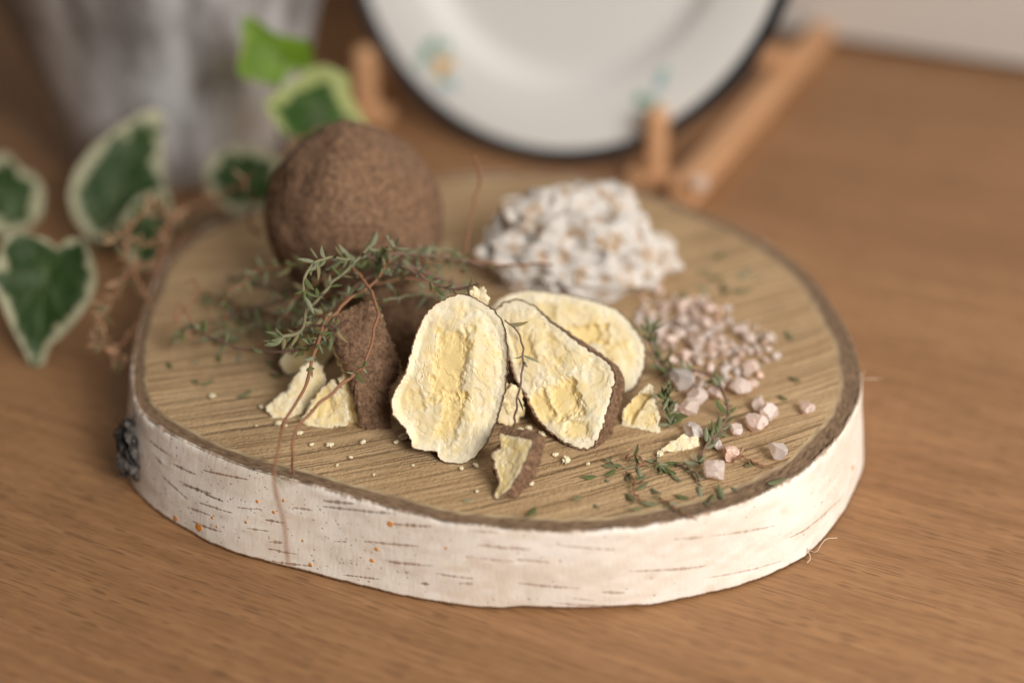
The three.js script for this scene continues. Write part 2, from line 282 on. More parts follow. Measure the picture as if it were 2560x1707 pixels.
// a broken piece: `poly` is the outline of its front in its own plane (mm), `T` how far it reaches back
function piece(name, label, category, o, group) {
  const a = V(...o.at), yaw = o.yaw * Math.PI / 180, e = o.lean * Math.PI / 180;
  const n = V(Math.sin(yaw) * Math.cos(e), Math.sin(e), Math.cos(yaw) * Math.cos(e)), rx = V(Math.cos(yaw), 0, -Math.sin(yaw)), uy = n.clone().cross(rx);
  const NP = o.np ?? 300, NR = o.nr ?? 90, out = closedOutline(o.poly, NP, o.jag ?? 0.5, o.seed), s = o.seed;
  const c = [0, 0]; for (const [x, y] of out) { c[0] += x / NP; c[1] += y / NP; }
  if (o.centre) { c[0] = o.centre[0]; c[1] = o.centre[1]; }
  const world = (x, y, z) => { const w = a.clone().addScaledVector(rx, x).addScaledVector(uy, y).addScaledVector(n, z); if (w.y < BOARD + 0.12) w.y = BOARD + 0.12 + 0.04 * Math.abs(N(x, y, z)); return w; };
  const facets = (x, y) => { let dz = 0, yel = 0, smooth = 0; for (const [fx, fy, wx, wy, rot, depth, col] of o.facets ?? []) {
    const cr = Math.cos(rot), sr = Math.sin(rot), px = (x - fx) * cr + (y - fy) * sr, py = -(x - fx) * sr + (y - fy) * cr;
    const d = Math.max(Math.abs(px) / wx, Math.abs(py) / wy) + 0.35 * fbm(x * 0.3, y * 0.3, s + 3, 3), k = 1 - ss(0.55, 1.1, d);
    dz -= depth * k * (1 + 0.25 * px / wx); yel = Math.max(yel, k * col); smooth = Math.max(smooth, k); } return [dz, yel, smooth]; };
  const relief = (x, y, t) => {
    const [dz, yel, smooth] = facets(x, y), rough = (o.rough ?? 1) * (1 - 0.75 * smooth);
    const st = 2.6 * fbm(x * 0.075 + s, y * 0.06, s + 1, 3) + 0.12 * fbm(x * 0.5, y * 0.5, s, 2), fl = Math.floor(st), terr = fl + ss(0.62, 1, st - fl), crumb = 0.18 + 0.82 * Math.max(ss(0.0, 0.4, fbm(x * 0.10, y * 0.08 + 5, s, 3)), ss(0.72, 0.98, t + 0.25 * fbm(x * 0.2, y * 0.2, s, 2)));
    const crack = 1 - ss(0.004, 0.02, Math.abs(fbm(x * 0.085 + 3, y * 0.085, s, 3)));
    const z = 0.7 * fbm(x * 0.055, y * 0.045, s, 2) + 0.20 * terr + rough * crumb * (0.34 * fbm(x * 0.30, y * 0.30, s + 2, 3) + 0.07 * fbm(x * 1.5, y * 1.5, s, 2)) - 0.25 * crack + dz - (o.ridge ? (x > o.ridge[0] ? o.ridge[2] : o.ridge[1]) * Math.abs(x - o.ridge[0]) * 0.5 : 0);
    return [(z + (o.dome ?? 0) * (1 - t * t)) * (1 - 0.8 * ss(0.86, 1, t)) - 0.25 * ss(0.9, 1, t), yel + 0.42 * (1 - crumb) - 0.25 * ss(0.75, 1, t) + 0.15 * crack];
  };
  const base = [a.x, BOARD, a.z], t = thing(name, label, category, base, group);
  const rindFront = o.front === 'rind';
  const front = sheet(NP, NR, (i, j) => {
    const q = j / NR, p = out[i % NP], x = mix(c[0], p[0], q), y = mix(c[1], p[1], q);
    if (rindFront) { const z = (o.dome ?? 2) * (1 - q * q * q) + 0.6 * fbm(x * 0.12, y * 0.12, s, 3) + 0.10 * N(x * 1.8, y * 1.8, s) + 0.12 * N(x * 3.4, y * 3.4, s) - 0.2, w = world(x, y, z); return { p: w.toArray(), c: rindColor(w.x, w.y, w.z), uv: [x / 22, y / 22] }; }
    const [z, yel] = relief(x, y, q), w = world(x, y, z); return { p: w.toArray(), c: cheeseColor(x + s * 10, y, z, yel + (o.yellow ?? 0)), uv: [x / 22, y / 22] };
  }, base, true);
  part(rindFront ? 'rind' : 'cheese', front, rindFront ? rindMat : cheeseMat, t);
  const p_ = o.p ?? 2.6, NBk = o.nb ?? 44;
  const back = sheet(NP, NBk, (i, j) => {
    const pt = out[i % NP], dx = pt[0] - c[0], dy = pt[1] - c[1], len = Math.hypot(dx, dy);
    let q, z, grow = 0;
    if (!rindFront && !o.noRind) {
      if (j === 0) { q = 1 - (o.lip ?? 0.3) * (0.8 + 1.2 * Math.max(0, N(pt[0] * 0.7, pt[1] * 0.7, s)) + 1.6 * Math.max(0, fbm(pt[0] * 0.25, pt[1] * 0.25, s + 4, 3))) / len; const x = c[0] + dx * q, y = c[1] + dy * q; z = relief(x, y, q)[0] - 0.12; }
      else if (j === 1) { q = 1; z = 0.22; grow = 0.05; }
      else { const f = (j - 2) / (NBk - 2); const th = f * Math.PI / 2; q = Math.pow(Math.cos(th), 2 / p_); z = -0.1 - o.T * Math.pow(Math.sin(th), 2 / p_); grow = 0.15 * ss(0, 0.05, f) + (o.bulge ?? 0.5) * Math.sin(Math.PI * Math.min(1, f * 1.6)); }
    } else { const f = j / NBk, th = f * Math.PI / 2; q = Math.pow(Math.cos(th), 2 / p_); z = -0.2 - o.T * Math.pow(Math.sin(th), 2 / p_); grow = j ? 0.5 * fbm(pt[0] * 0.3, z * 0.3, s, 3) : 0; }
    const gx = dx / len * grow * q, gy = dy / len * grow * q; let x = c[0] + dx * q + gx, y = c[1] + dy * q + gy;
    const cheesy = rindFront || o.noRind, k = cheesy ? 0.9 : 0.22;
    if (j > 1) { z += k * fbm(x * 0.5, y * 0.5, z * 0.5 + s, 4); x += k * fbm(x * 0.5, y * 0.5, z * 0.5 + s + 7, 3); }
    const w = world(x, y, z); return { p: w.toArray(), c: cheesy ? cheeseColor(x + s * 10, y, z, o.yellow ?? 0.1) : rindColor(w.x, w.y, w.z), uv: [x / 22 + z / 30, y / 22 + z / 22] };
  }, base, true);
  back.index.array.reverse(); back.computeVertexNormals();
  part(rindFront || o.noRind ? (o.noRind ? 'broken_back' : 'cheese') : 'rind', back, rindFront || o.noRind ? cheeseMat : rindMat, t);
  return t;
}
piece('cheese_slice', 'large upright slice of crumbly cheese with a smooth yellow hollow down its middle', 'cheese', { at: [-15, 25, 61], yaw: -6, lean: 36, T: 17, seed: 1.7, bulge: -1.2, lip: 0.14, p: 3.4, centre: [-2, 22],
  poly: [[-4.6, 44.1], [-0.6, 45.2], [3.6, 43.6], [7.8, 41.3], [10.7, 37.6], [12, 31.3], [12.2, 22.1], [10.8, 14], [8, 6.3], [5.1, 2.1], [1.7, 0.1], [-2.3, 0.1], [-4.4, 1.3], [-5.4, 3.1], [-8.3, 2.9], [-11.5, 3.9], [-13.9, 8.4], [-17.1, 11.7], [-18.2, 14.5], [-17.5, 18], [-15.4, 22.2], [-14, 27.5], [-12.7, 33.4], [-10.7, 38.7], [-8, 42]],
  ridge: [3.2, 0.22, 0.30], facets: [[-3.2, 26, 5.0, 10.5, -0.06, 0.9, 0.8], [-2.2, 12, 3.0, 7, -0.2, 0.6, 0.65], [-12, 16, 2.4, 3, 0.4, 0.4, 0.3]] });
piece('cheese_slice', 'slanted slice of cheese with a thick brown rind along its upper edge', 'cheese', { at: [19.1, 25, 55.3], yaw: -18, lean: 46, T: 13, seed: 4.3, p: 3.2, bulge: 2.2, lip: 0.5, centre: [-10, 18],
  poly: [[-33.3, 34.2], [-30.8, 37.2], [-27.3, 38.5], [-22.6, 37.5], [-16.8, 34], [-7.7, 29.3], [1.8, 25.1], [4.5, 21], [4.3, 13.6], [3.9, 6.9], [2.6, 1.8], [-0.6, 0.1], [-5.7, 1.1], [-11.2, 4], [-15.7, 7.5], [-19.3, 12.4], [-23.3, 16.5], [-27.1, 24.1], [-30.5, 30.5]],
  facets: [[-8, 13, 4, 6, 0.5, 1.3, 0.55], [-14, 9, 3.5, 5, 0.7, 0.9, 0.8], [-23, 25, 3.5, 4.5, 0.4, 0.6, 0.35], [-3, 5.5, 4, 2.5, 0.1, 0.8, 0.45], [-14, 26, 5, 3, -0.5, 0.5, 0.2]] });
piece('cheese_slice', 'rounded slice of cheese propped behind the rind-edged slice beside the salt', 'cheese', { at: [27.5, 25, 30.3], yaw: -8, lean: 45, T: 13, seed: 8.1, p: 3.2, bulge: -0.4, lip: 0.16, centre: [-10, 15],
  poly: [[-36, 24], [-32.5, 27.6], [-26.4, 29.8], [-16.3, 29.5], [-6.7, 27.9], [0.3, 25.8], [5.7, 20.7], [8.9, 15.2], [8.9, 8.9], [6.5, 3.6], [1.2, 0.5], [-6.3, 1.0], [-18.8, 2.9], [-31, 12.1]],
  facets: [[-8, 18, 6, 3, 0.1, 1.6, 0.6], [2, 13, 4, 4, 0.5, -0.5, 0.3], [-22, 24, 5, 2.5, 0, 0.6, 0.2]] });
piece('cheese_wedge', 'wedge of cheese standing with its dry brown rind outward under the thyme', 'cheese', { at: [-38.7, 25, 46.1], yaw: 10, lean: 38, T: 11, seed: 12.5, front: 'rind', dome: 2.6, jag: 0.8, p: 3.4, yellow: 0.2, centre: [-2, 18],
  poly: [[-8.8, 29.8], [-3.9, 33.7], [3.5, 35.7], [5.5, 34.3], [7.4, 26.9], [10.1, 18.2], [9.2, 14.7], [6.0, 10.2], [6.1, 5.4], [5.6, 0.1], [-0.0, 0.1], [-2.8, 2.1], [-3.8, 7.5], [-4.0, 12.3], [-5.5, 17.3], [-7.8, 23.5]] });
piece('cheese_wedge', 'dark rind-covered wedge of cheese tucked behind the large upright slice', 'cheese', { at: [-29, 25, 17.5], yaw: 10, lean: 40, T: 10, seed: 15.5, front: 'rind', dome: 2.2, jag: 0.6, p: 3, yellow: 0.3,
  poly: [[-11.3, 24.4], [-4.4, 26], [5.5, 23], [14.2, 18.4], [13, 8], [9.3, 1.4], [0, 0.2], [-4.1, 4], [-6.5, 12], [-8.6, 18.6]] });
piece('cheese_wedge', 'yellow wedge of cheese with rind on its outer side below the thyme sprigs', 'cheese', { at: [-62.4, 25, 18.1], yaw: 25, lean: 42, T: 9, seed: 19.2, yellow: 0.25, np: 220, nr: 60, bulge: 2.2, p: 3,
  poly: [[-4.1, 4.3], [-0.1, 9.3], [5, 13.4], [11.4, 17.3], [16.2, 17.6], [15, 10], [12.7, 3.8], [7.8, 0.1], [2.6, 0.1], [-2.5, 0.3]], facets: [[7, 9, 3, 5, -0.5, 1, 0.7]] });
piece('cheese_fragment', 'small cheese fragment with a curved rind lying alone at the front of the board', 'cheese', { at: [-2.3, 25, 77.3], yaw: -38, lean: 38, T: 6.5, seed: 23.7, np: 200, nr: 50, bulge: 2.6, p: 2.6, yellow: 0.35, jag: 0.6, centre: [-3.2, 10.5],
  poly: [[-9.1, 15.9], [-4.5, 16.7], [-0.8, 17.6], [1.3, 17.6], [1.5, 14.3], [1.4, 10.1], [0.9, 6.9], [0, 3], [-1.5, 0.1], [-3.2, 0.1], [-3.3, 4], [-6.5, 7.5], [-8.8, 10.2], [-7.1, 12.7]] });
piece('cheese_fragment', 'pointed shard of yellow cheese standing between slice and salt crystals', 'cheese', { at: [34.9, 25, 45.7], yaw: -20, lean: 38, T: 5, seed: 27.1, np: 180, nr: 46, noRind: true, jag: 0.7, centre: [0, 5],
  poly: [[-5, 0], [-5.8, 4.1], [-3.1, 8.6], [-0.3, 13.1], [2.5, 8.7], [4.3, 4.3], [4.9, 0.1], [-0.1, 0.3]], facets: [[-2.8, 6, 2.0, 5, -0.4, 1.2, 0.95]] });
function crumbly(name, label, c, r, o, group) {
  const base = [c[0], BOARD, c[2]], t = thing(name, label, 'cheese', base, group);
  part('crumb_body', lump(c, r, { detail: o.detail ?? 34, noise: 0.42, freq: 1.1, fine: 0.10, fineFreq: 0.5, color: (w) => cheeseColor(w.x, w.y, w.z, o.yellow ?? 0), ...o }, base), cheeseMat, t); return t;
}
piece('cheese_shard', 'tall jagged cheese shard leaning on the yellow wedge', 'cheese', { at: [-57.0, 25.0, 36.8], yaw: 15, lean: 35, noRind: true, np: 160, nr: 44, rough: 1.6, jag: 0.9, p: 3, T: 5, seed: 41.3, yellow: 0.05,
  poly: [[-5.4, 4.5], [-3.3, 8.4], [1.2, 12.9], [4.1, 14.0], [6.1, 10.8], [6.1, 5.8], [2.3, 1.5], [0.0, 0.1], [-3.6, 0.5]] });
piece('cheese_shard', 'broad jagged cheese shard lying before the rind wedge', 'cheese', { at: [-50.6, 25.0, 44.9], yaw: -10, lean: 42, noRind: true, np: 160, nr: 44, rough: 1.6, jag: 0.9, p: 3, T: 6, seed: 43.9, yellow: 0.15, facets: [[-2, 7, 3, 4, 0.3, 0.6, 0.5]],
  poly: [[-7.6, 1.5], [-5.6, 6.5], [-2.8, 11.1], [-0.0, 13.2], [3.5, 9.9], [5.8, 4.1], [4.7, 1.2], [0.0, 0.1], [-5.5, 0.1]] });
piece('cheese_shard', 'low crumbly cheese shard at the end of the broken heap', 'cheese', { at: [-63.8, 25.0, 40.3], yaw: 10, lean: 50, noRind: true, np: 160, nr: 44, rough: 1.6, jag: 0.9, p: 3, T: 4, seed: 46.1, yellow: 0.0,
  poly: [[-4.1, 3.8], [-1.3, 6.0], [1.9, 7.9], [5.8, 5.3], [6.5, 1.5], [2.7, 0.1], [-1.7, 0.4]] });
piece('cheese_shard', 'thin upright cheese sliver against the side of the rind wedge', 'cheese', { at: [-44.2, 25.0, 42.4], yaw: -5, lean: 30, noRind: true, np: 160, nr: 44, rough: 1.6, jag: 0.9, p: 3, T: 2.5, seed: 48.7, yellow: 0.3,
  poly: [[-3.9, 12.3], [-2.2, 13.9], [-0.9, 9.8], [1.2, 5.1], [1.9, 0.1], [-0.5, 0.1], [-1.4, 5.6], [-3.0, 8.5]] });
piece('cheese_shard', 'yellow cheese strip in the gap between the two rind wedges', 'cheese', { at: [-31.8, 25.0, 14.6], yaw: 0, lean: 38, noRind: true, np: 160, nr: 44, rough: 1.6, jag: 0.9, p: 3, T: 4, seed: 51.2, yellow: 0.55,
  poly: [[-9.7, 19.8], [-5.9, 19.6], [-3.3, 10.8], [0.6, 2.5], [0.4, 0.1], [-2.2, 0.6], [-4.8, 8.9], [-7.4, 16.0]] });
crumbly('cheese_crumb', 'small cheese chunk wedged between the upright and the slanted slice', [-1.2, 30.2, 41.5], [4.2, 6.2, 3.2], { seed: 9.9, detail: 22, yellow: 0.3, cuts: [[0.2, 0.3, 0.93, 0.5]] });
crumbly('cheese_crumb', 'little cheese crumb showing over the top of the upright slice', [-9.4, 56.0, 29.5], [2.8, 4.4, 2.6], { seed: 12.9, detail: 20, yellow: 0.15, cuts: [[0.1, 0.4, 0.9, 0.5]] });
piece('cheese_flake', 'thin cheese flake lying among the salt crystals', 'cheese', { at: [44.8, 25.4, 56], yaw: 0, lean: 62, T: 0.9, seed: 31.3, np: 140, nr: 30, noRind: true, jag: 0.5, poly: [[-5.2, 0.4], [-3.4, 2], [-1.6, 3.6], [0.2, 4.2], [1.4, 5.6], [3, 4.2], [5, 4.6], [4.6, 2], [2, 0.6], [-1.8, 0.2]] });
{ const R = rng(77), variants = [0, 1, 2, 3].map((k) => lump([0, 0.5, 0], [0.85, 0.4, 0.65], { detail: 4, seed: k * 5 + 0.3, noise: 1.1, freq: 1.9, color: (w) => cheeseColor(w.x * 4 + k, w.y * 4, w.z * 4, 0), floor: 0 }, [0, 0, 0]));
  const spots = [[-84.5, 30, 1.2], [-48.8, 53.2, 1.1], [-40.1, 51.8, 0.9], [-42.8, 58.6, 0.7], [-53.8, 52.8, 0.7], [-13.3, 63.5, 0.8], [8.1, 48.4, 1.2], [14.3, 60.3, 1.5], [11.5, 57.5, 0.9], [39.2, 57.3, 1.3], [-9.5, 62.2, 0.9], [-64, 43.3, 1.1], [-62.1, 44.1, 0.8], [7.5, 52.8, 0.7], [-69.9, 35.4, 0.9], [-29.1, 49.8, 1.6], [-31.2, 51.8, 0.8], [-57.6, 47.8, 1.0], [2.3, 47.7, 1.7], [4.5, 45.5, 1.1], [-2.5, 66, 0.6], [-26, 62, 0.5], [-46, 62, 0.6], [-36, 66, 0.5], [5, 70, 0.8], [-9, 73, 0.6], [20, 61.5, 0.7], [-70, 44, 0.5]];
  spots.forEach(([x, z, s], i) => { const m = shadowed(new THREE.Mesh(variants[i % 4], cheeseMat)); m.name = numbered('loose_crumb'); m.position.set(x * MM, (BOARD + 0.15) * MM, z * MM); m.scale.setScalar(s); m.rotation.y = R() * 6; scene.add(m); tag(m, 'tiny pale cheese crumb lying loose on the sawn wood', 'crumb', 'tiny loose cheese crumbs on the board'); });
}
// whole ball
{
  const c = [-48.6, 51.6, -33], base = [c[0], BOARD, c[2]];
  const t = thing('cheese_ball', 'whole round cheese ball coated in dark brown powder', 'cheese', base);
  part('powdered_rind', lump(c, [28.3, 28.0, 27.5], { detail: 84, seed: 2.2, noise: 0.06, freq: 1.4, fine: 0.03, fineFreq: 0.35, shape: (v) => 1 - 0.115 * ss(0.45, 0.98, v.x * 0.72 + v.y * 0.62 + 0.2 * v.z) - 0.05 * ss(0.6, 1, -v.x * 0.72 + v.y * 0.62 + 0.2 * v.z) + 0.03 * ss(0.85, 1, v.y), color: (w) => rindColor(w.x, w.y, w.z) }, base), rindMat, t);
}
// white crusted lump
{
  const c = [22, 30.5, -45], base = [c[0], BOARD, c[2]];
  const t = thing('crusted_rock', 'rough white crusted lump with brown pits behind the salt', 'rock', base);
  const pit = (x, y, z) => fbm(x * 0.13 + 5, y * 0.13, z * 0.13, 3);
  const g = lump(c, [33, 20.5, 25], { detail: 84, seed: 6.2, noise: 0.22, freq: 0.9, turn: new THREE.Euler(0, 0.15, -0.1),
    shape: (v) => { const n = 1 - 2 * Math.abs(fbm(v.x * 1.35 + 3, v.y * 1.35, v.z * 1.35, 2)), p = ss(0.45, 0.75, N(v.x * 2.3, v.y * 2.3, v.z * 2.3 + 5)), b = N(v.x * 2.2, v.y * 3.6, v.z * 2.2 + 2); return (0.88 + 0.08 * n - 0.13 * p + 0.05 * b) * (1 - 0.12 * ss(0.3, 1, v.x) * ss(0, 0.5, v.y)) * (1 + 0.18 * ss(0.4, 1, v.y)) * (1 - 0.10 * ss(0.2, 0.9, v.x) * ss(0, 0.6, v.y)); },
    color: (w, v) => { const k = pit(w.x, w.y, w.z), m = fbm(w.x * 0.09, w.y * 0.09, w.z * 0.09 + 4, 3) * 1.3, f = N(w.x * 0.38, w.y * 0.38, w.z * 0.38); let q = mix3([0.86, 0.80, 0.735], [0.66, 0.47, 0.31], ss(0.0, 0.34, k + 0.18 * m)); q = mix3(q, [0.55, 0.35, 0.20], 0.45 * ss(0.35, 0.75, m) * ss(-0.2, 0.2, k)); q = mix3(q, [0.22, 0.15, 0.10], 0.75 * ss(0.45, 0.8, f * 0.6 + k)); return q; } }, base);
  part('crust', g, new THREE.MeshStandardMaterial({ vertexColors: true, bumpMap: crumbBump, bumpScale: 0.0008, roughness: 0.8 }), t);
}

// ---------------------------------------------------------------- salt
{
  const R = rng(5);
  const variants = []; for (let k = 0; k < 9; k++) { const cuts = []; for (let i = 0; i < 9; i++) { const a = R() * 6.283, u = 2 * R() - 1, q = Math.sqrt(1 - u * u); cuts.push([Math.cos(a) * q, u, Math.sin(a) * q, 0.52 + 0.3 * R()]); }
    const g = lump([0, 0, 0], [0.62, 0.40 + 0.14 * R(), 0.42 + 0.16 * R()], { detail: 6, seed: k * 3.7, noise: 0.14, freq: 1.5, cuts, color: () => [1, 1, 1], floor: -9 }, [0, 0, 0]); g.deleteAttribute('color'); variants.push(toCreasedNormals(g, 0.42)); }
  const low = variants.map((g) => { g.computeBoundingBox(); return -g.boundingBox.min.y; });
  const salt = (c, a, t) => new THREE.MeshPhysicalMaterial({ color: new THREE.Color(...c), roughness: 0.36, transmission: t + 0.15, thickness: 0.004, ior: 1.45, attenuationColor: new THREE.Color(...a), attenuationDistance: 0.006, bumpMap: crumbBump, bumpScale: 0.00012 });
  const mats = [salt([0.98, 0.85, 0.77], [0.99, 0.91, 0.86], 0.36), salt([0.98, 0.90, 0.85], [0.99, 0.95, 0.92], 0.5), salt([0.97, 0.79, 0.69], [0.98, 0.85, 0.78], 0.3), salt([0.94, 0.66, 0.51], [0.96, 0.66, 0.50], 0.12)];
  const put = (x, y, z, s, mat, label, group = 'pink salt crystals strewn on the board') => { const v = Math.floor(R() * 9), m = shadowed(new THREE.Mesh(variants[v], mats[mat])); m.name = numbered('salt_crystal'); s *= 0.94; m.scale.setScalar(s); m.position.set(x * MM, y * MM + low[v] * s, z * MM); m.rotation.y = R() * 6.283; scene.add(m); return tag(m, label, 'salt', group); };
  const singleOf = ['pale pink', 'clear whitish', 'rose-pink', 'tiny orange-pink'], heapOf = ['small pale pink', 'small whitish clear', 'small rose-pink', 'small orange-tinted'];
  [[69.7, 58.6, 5.6, 1], [53, 66.6, 6.4, 0], [57.7, 59, 4.8, 3], [55.1, 53.8, 3.4, 0], [49, 48.2, 5, 1], [60.8, 48.2, 4.2, 0], [66.6, 45.1, 6.2, 2], [70.6, 40, 5.6, 0], [68.6, 35.3, 4.6, 0], [81.9, 37.4, 4.6, 2], [49.2, 38.9, 6, 0], [51.7, 32.5, 5.6, 0], [56.8, 30.4, 5.2, 2], [47.4, 26, 7.7, 1], [64.6, 27.1, 6.6, 0], [67.6, 25.3, 3.2, 3], [44.9, 36.8, 4, 0], [60.8, 23, 4, 0]]
    .forEach(([x, z, s, m]) => put(x, BOARD + 0.1, z, s, m, m === 3 && s > 4 ? 'larger orange-pink salt crystal beside the curled dry thyme scrap' : `${singleOf[m]} salt crystal lying on bare wood in front of the heap`));
  const spots = [];
  for (let k = 0; k < 2400 && spots.length < 150; k++) {
    const u = R() * 6.283, v = Math.sqrt(R()), x = 54 + Math.cos(u) * v * 25, z = 0 + Math.sin(u) * v * 28 + Math.cos(u) * v * 8, s = 1.8 + 3.4 * R() * R();
    if (R() < v * 0.95 - 0.12) continue;
    if (x < 38 + Math.max(0, z - 6) * 0.4 || (Math.hypot((x - 24) / 30, (z + 46) / 25) < 1)) continue;
    const near = spots.filter((p) => Math.hypot(p[0] - x, p[1] - z) < (p[2] + s) * 0.42); if (near.length > 1 || (near.length && (R() < 0.6 || near.some((p) => p[3] > BOARD + 1)))) continue;
    const y = near.length ? Math.max(...near.map((p) => p[3] + p[2] * 0.42)) : BOARD + 0.1;
    spots.push([x, z, s, y]); const tint = R() < 0.05 ? 3 : R() < 0.4 ? 2 : R() < 0.5 ? 1 : 0; put(x, y, z, s, tint, `${heapOf[tint]} salt crystal in the heap between crusted lump and cheese`, 'salt crystals heaped behind the cheese');
  }
  put(72.7, 10.9, -133, 6.5, 1, 'single salt crystal lying on the front end of the wooden plate stand', null);
}

// ---------------------------------------------------------------- thyme
const leafGeos = [0, 1, 2].map((k) => {
  const g = sheet(4, 6, (i, j) => { const t = j / 6, w = [0.17, 0.14, 0.21][k] * Math.pow(Math.sin(Math.PI * Math.min(1, 0.06 + t * 0.94)), 0.8) * (1 - 0.25 * t), s = i / 2 - 1; return { p: [s * w * 1000, (-0.10 * s * s * w / 0.15 + [0.22, -0.34, 0.05][k] * t * t) * 1000, t * 1000] }; });
  g.deleteAttribute('color'); return g;
});
const leafMat = (r, g, b) => new THREE.MeshPhysicalMaterial({ color: new THREE.Color(r, g, b), roughness: 0.85, transmission: 0.2, thickness: 0, side: THREE.DoubleSide, specularIntensity: 0.5 });
const GREEN = [leafMat(0.185, 0.20, 0.10), leafMat(0.26, 0.275, 0.17), leafMat(0.125, 0.15, 0.05), leafMat(0.25, 0.21, 0.10)];
const DRY = [leafMat(0.42, 0.255, 0.145), leafMat(0.17, 0.155, 0.07), leafMat(0.50, 0.33, 0.20), leafMat(0.15, 0.15, 0.07)];
const stemMat = [new THREE.MeshStandardMaterial({ color: new THREE.Color(0.27, 0.125, 0.062), roughness: 0.7 }), new THREE.MeshStandardMaterial({ color: new THREE.Color(0.20, 0.115, 0.085), roughness: 0.75 }), new THREE.MeshStandardMaterial({ color: new THREE.Color(0.22, 0.20, 0.11), roughness: 0.75 })];
function taperTube(pts, r0, r1, base, seg = 48, bend = 0.5, seed = 0) {
  const c = new THREE.CatmullRomCurve3(pts.map(([x, y, z]) => V(x, y, z)), false, 'centripetal'), n = seg, fr = c.computeFrenetFrames(n, false);
  const g = sheet(7, n, (i, j) => { const t = j / n, q = c.getPointAt(t), a = i / 7 * 2 * Math.PI, r = mix(r0, r1, t) * (1 + 0.18 * N(j * 0.5, seed, 2)); q.addScaledVector(fr.normals[j], Math.cos(a) * r).addScaledVector(fr.binormals[j], Math.sin(a) * r); q.y += bend * 0.35 * N(t * 6, seed, 5); q.x += bend * 0.35 * N(t * 6, seed, 9); return { p: q.toArray() }; }, base, true);
  g.deleteAttribute('color'); return [g, c];
}
const thymeGroup = 'thyme sprigs on the board';
function sprig(label, pts, o) {
  const R = rng(o.seed * 97 + 3), base = o.base ?? pts[0], t = thing(o.name ?? 'thyme_sprig', label, 'thyme', base, o.group ?? thymeGroup);
  const [g, c] = taperTube(pts, o.r0 ?? 0.5, o.r1 ?? 0.32, base, 56, 1, o.seed); part('stem', g, stemMat[o.stem ?? 0], t);
  const len = c.getLength(), mats = o.dry ? DRY : GREEN;
  const leafAt = (p, dir, up, size) => {
    const m = shadowed(new THREE.Mesh(leafGeos[Math.floor(R() * 3)], mats[Math.min(3, Math.floor(R() * 3.4))])); m.name = 'leaf';
    const z = dir.clone().normalize(), x = up.clone().cross(z).normalize(), y = z.clone().cross(x); m.quaternion.setFromRotationMatrix(new THREE.Matrix4().makeBasis(x, y, z));
    m.position.set((p.x - base[0]) * MM, (p.y - base[1]) * MM, (p.z - base[2]) * MM); m.scale.set(size * MM * (0.9 + 0.3 * R()) * (o.dry ? 0.62 : 1), size * MM, size * MM); t.add(m);
  };
  const floor = (p, d, s) => { if (p.y + d.y * s < BOARD + 0.6 && Math.hypot(p.x - CX, p.z - CZ) < 95) d.y = Math.max(d.y, (BOARD + 0.8 - p.y) / s + 0.1); };
  for (const [from, to, step, size, pairs] of o.leaves ?? []) {
    let s = from * len;
    while (s <= to * len) {
      const u = clamp(s / len), p = c.getPointAt(u), tan = c.getTangentAt(u), side = V(0, 1, 0).cross(tan).normalize(), up = tan.clone().cross(side).normalize();
      const turn = R() * 6.283;
      for (let q = 0; q < pairs; q++) for (const sgn of [0, Math.PI]) {
        if (R() < 0.3) continue;
        const a = turn + sgn + q * 1.57 + (R() - 0.5) * 0.7, rad = side.clone().multiplyScalar(Math.cos(a)).addScaledVector(up, Math.sin(a)), lean = 0.45 + 0.9 * R() - 0.15 * q;
        const d = tan.clone().multiplyScalar((o.flip ? -1 : 1) * Math.cos(lean)).addScaledVector(rad, Math.sin(lean)).normalize(), z = size * 0.95 * (0.45 + 0.8 * R()) * (q ? 0.65 : 1); floor(p, d, z);
        leafAt(p, d, V(R() - 0.5, 1, R() - 0.5), z);
      }
      s += step * (0.75 + 0.5 * R());
    }
  }
  for (const [u, n, size] of o.tufts ?? []) { const p = c.getPointAt(u), tan = c.getTangentAt(u).multiplyScalar(o.flip ? -1 : 1); for (let k = 0; k < n; k++) { const d = tan.clone().addScaledVector(V(R() - 0.5, R() - 0.4, R() - 0.5), 2.2).normalize(); floor(p, d, size); leafAt(p.clone().addScaledVector(V(R() - 0.5, R() - 0.5, R() - 0.5), 1.0), d, V(R() - 0.5, 1, R() - 0.5), size * (0.6 + 0.6 * R())); } }
  return t;
}
sprig('thyme twig hanging down over the front edge of the birch slice before the white bark', [[-50.7, 51.6, 30], [-53, 45.7, 40], [-54.3, 42.7, 47], [-56, 41.1, 56], [-58, 41.2, 64], [-58.5, 40.2, 73], [-58.7, 38.6, 82], [-56.7, 34.9, 89], [-55, 27.5, 94], [-54.7, 21.4, 97]], { seed: 1, leaves: [[0.02, 0.24, 3.5, 4.5, 2], [0.5, 0.56, 4, 4, 1], [0.68, 0.74, 3, 3.5, 1]] });
sprig('leafless brown thyme twig bending down to the board rim by the crumbled cheese', [[-39.3, 45.9, 46], [-43, 44.6, 50], [-47, 43.9, 56], [-52.1, 41.9, 62], [-54.9, 41.4, 68], [-55.5, 36.8, 71], [-57, 26, 65.8]], { seed: 2, leaves: [[0, 0.14, 2.2, 4.2, 2], [0.4, 0.55, 5, 4, 1]] });
sprig('brown thyme stem crossing in front of the rind-covered wedge', [[-44.5, 59.9, 16], [-40.7, 58.3, 22], [-36.9, 56.8, 30], [-36, 55.6, 36], [-37.3, 51.6, 46], [-39.2, 47.4, 50]], { seed: 3, leaves: [[0, 0.12, 2.5, 4.5, 2], [0.38, 0.5, 2.5, 4, 2], [0.93, 1, 2, 4, 2]], r0: 0.55 });
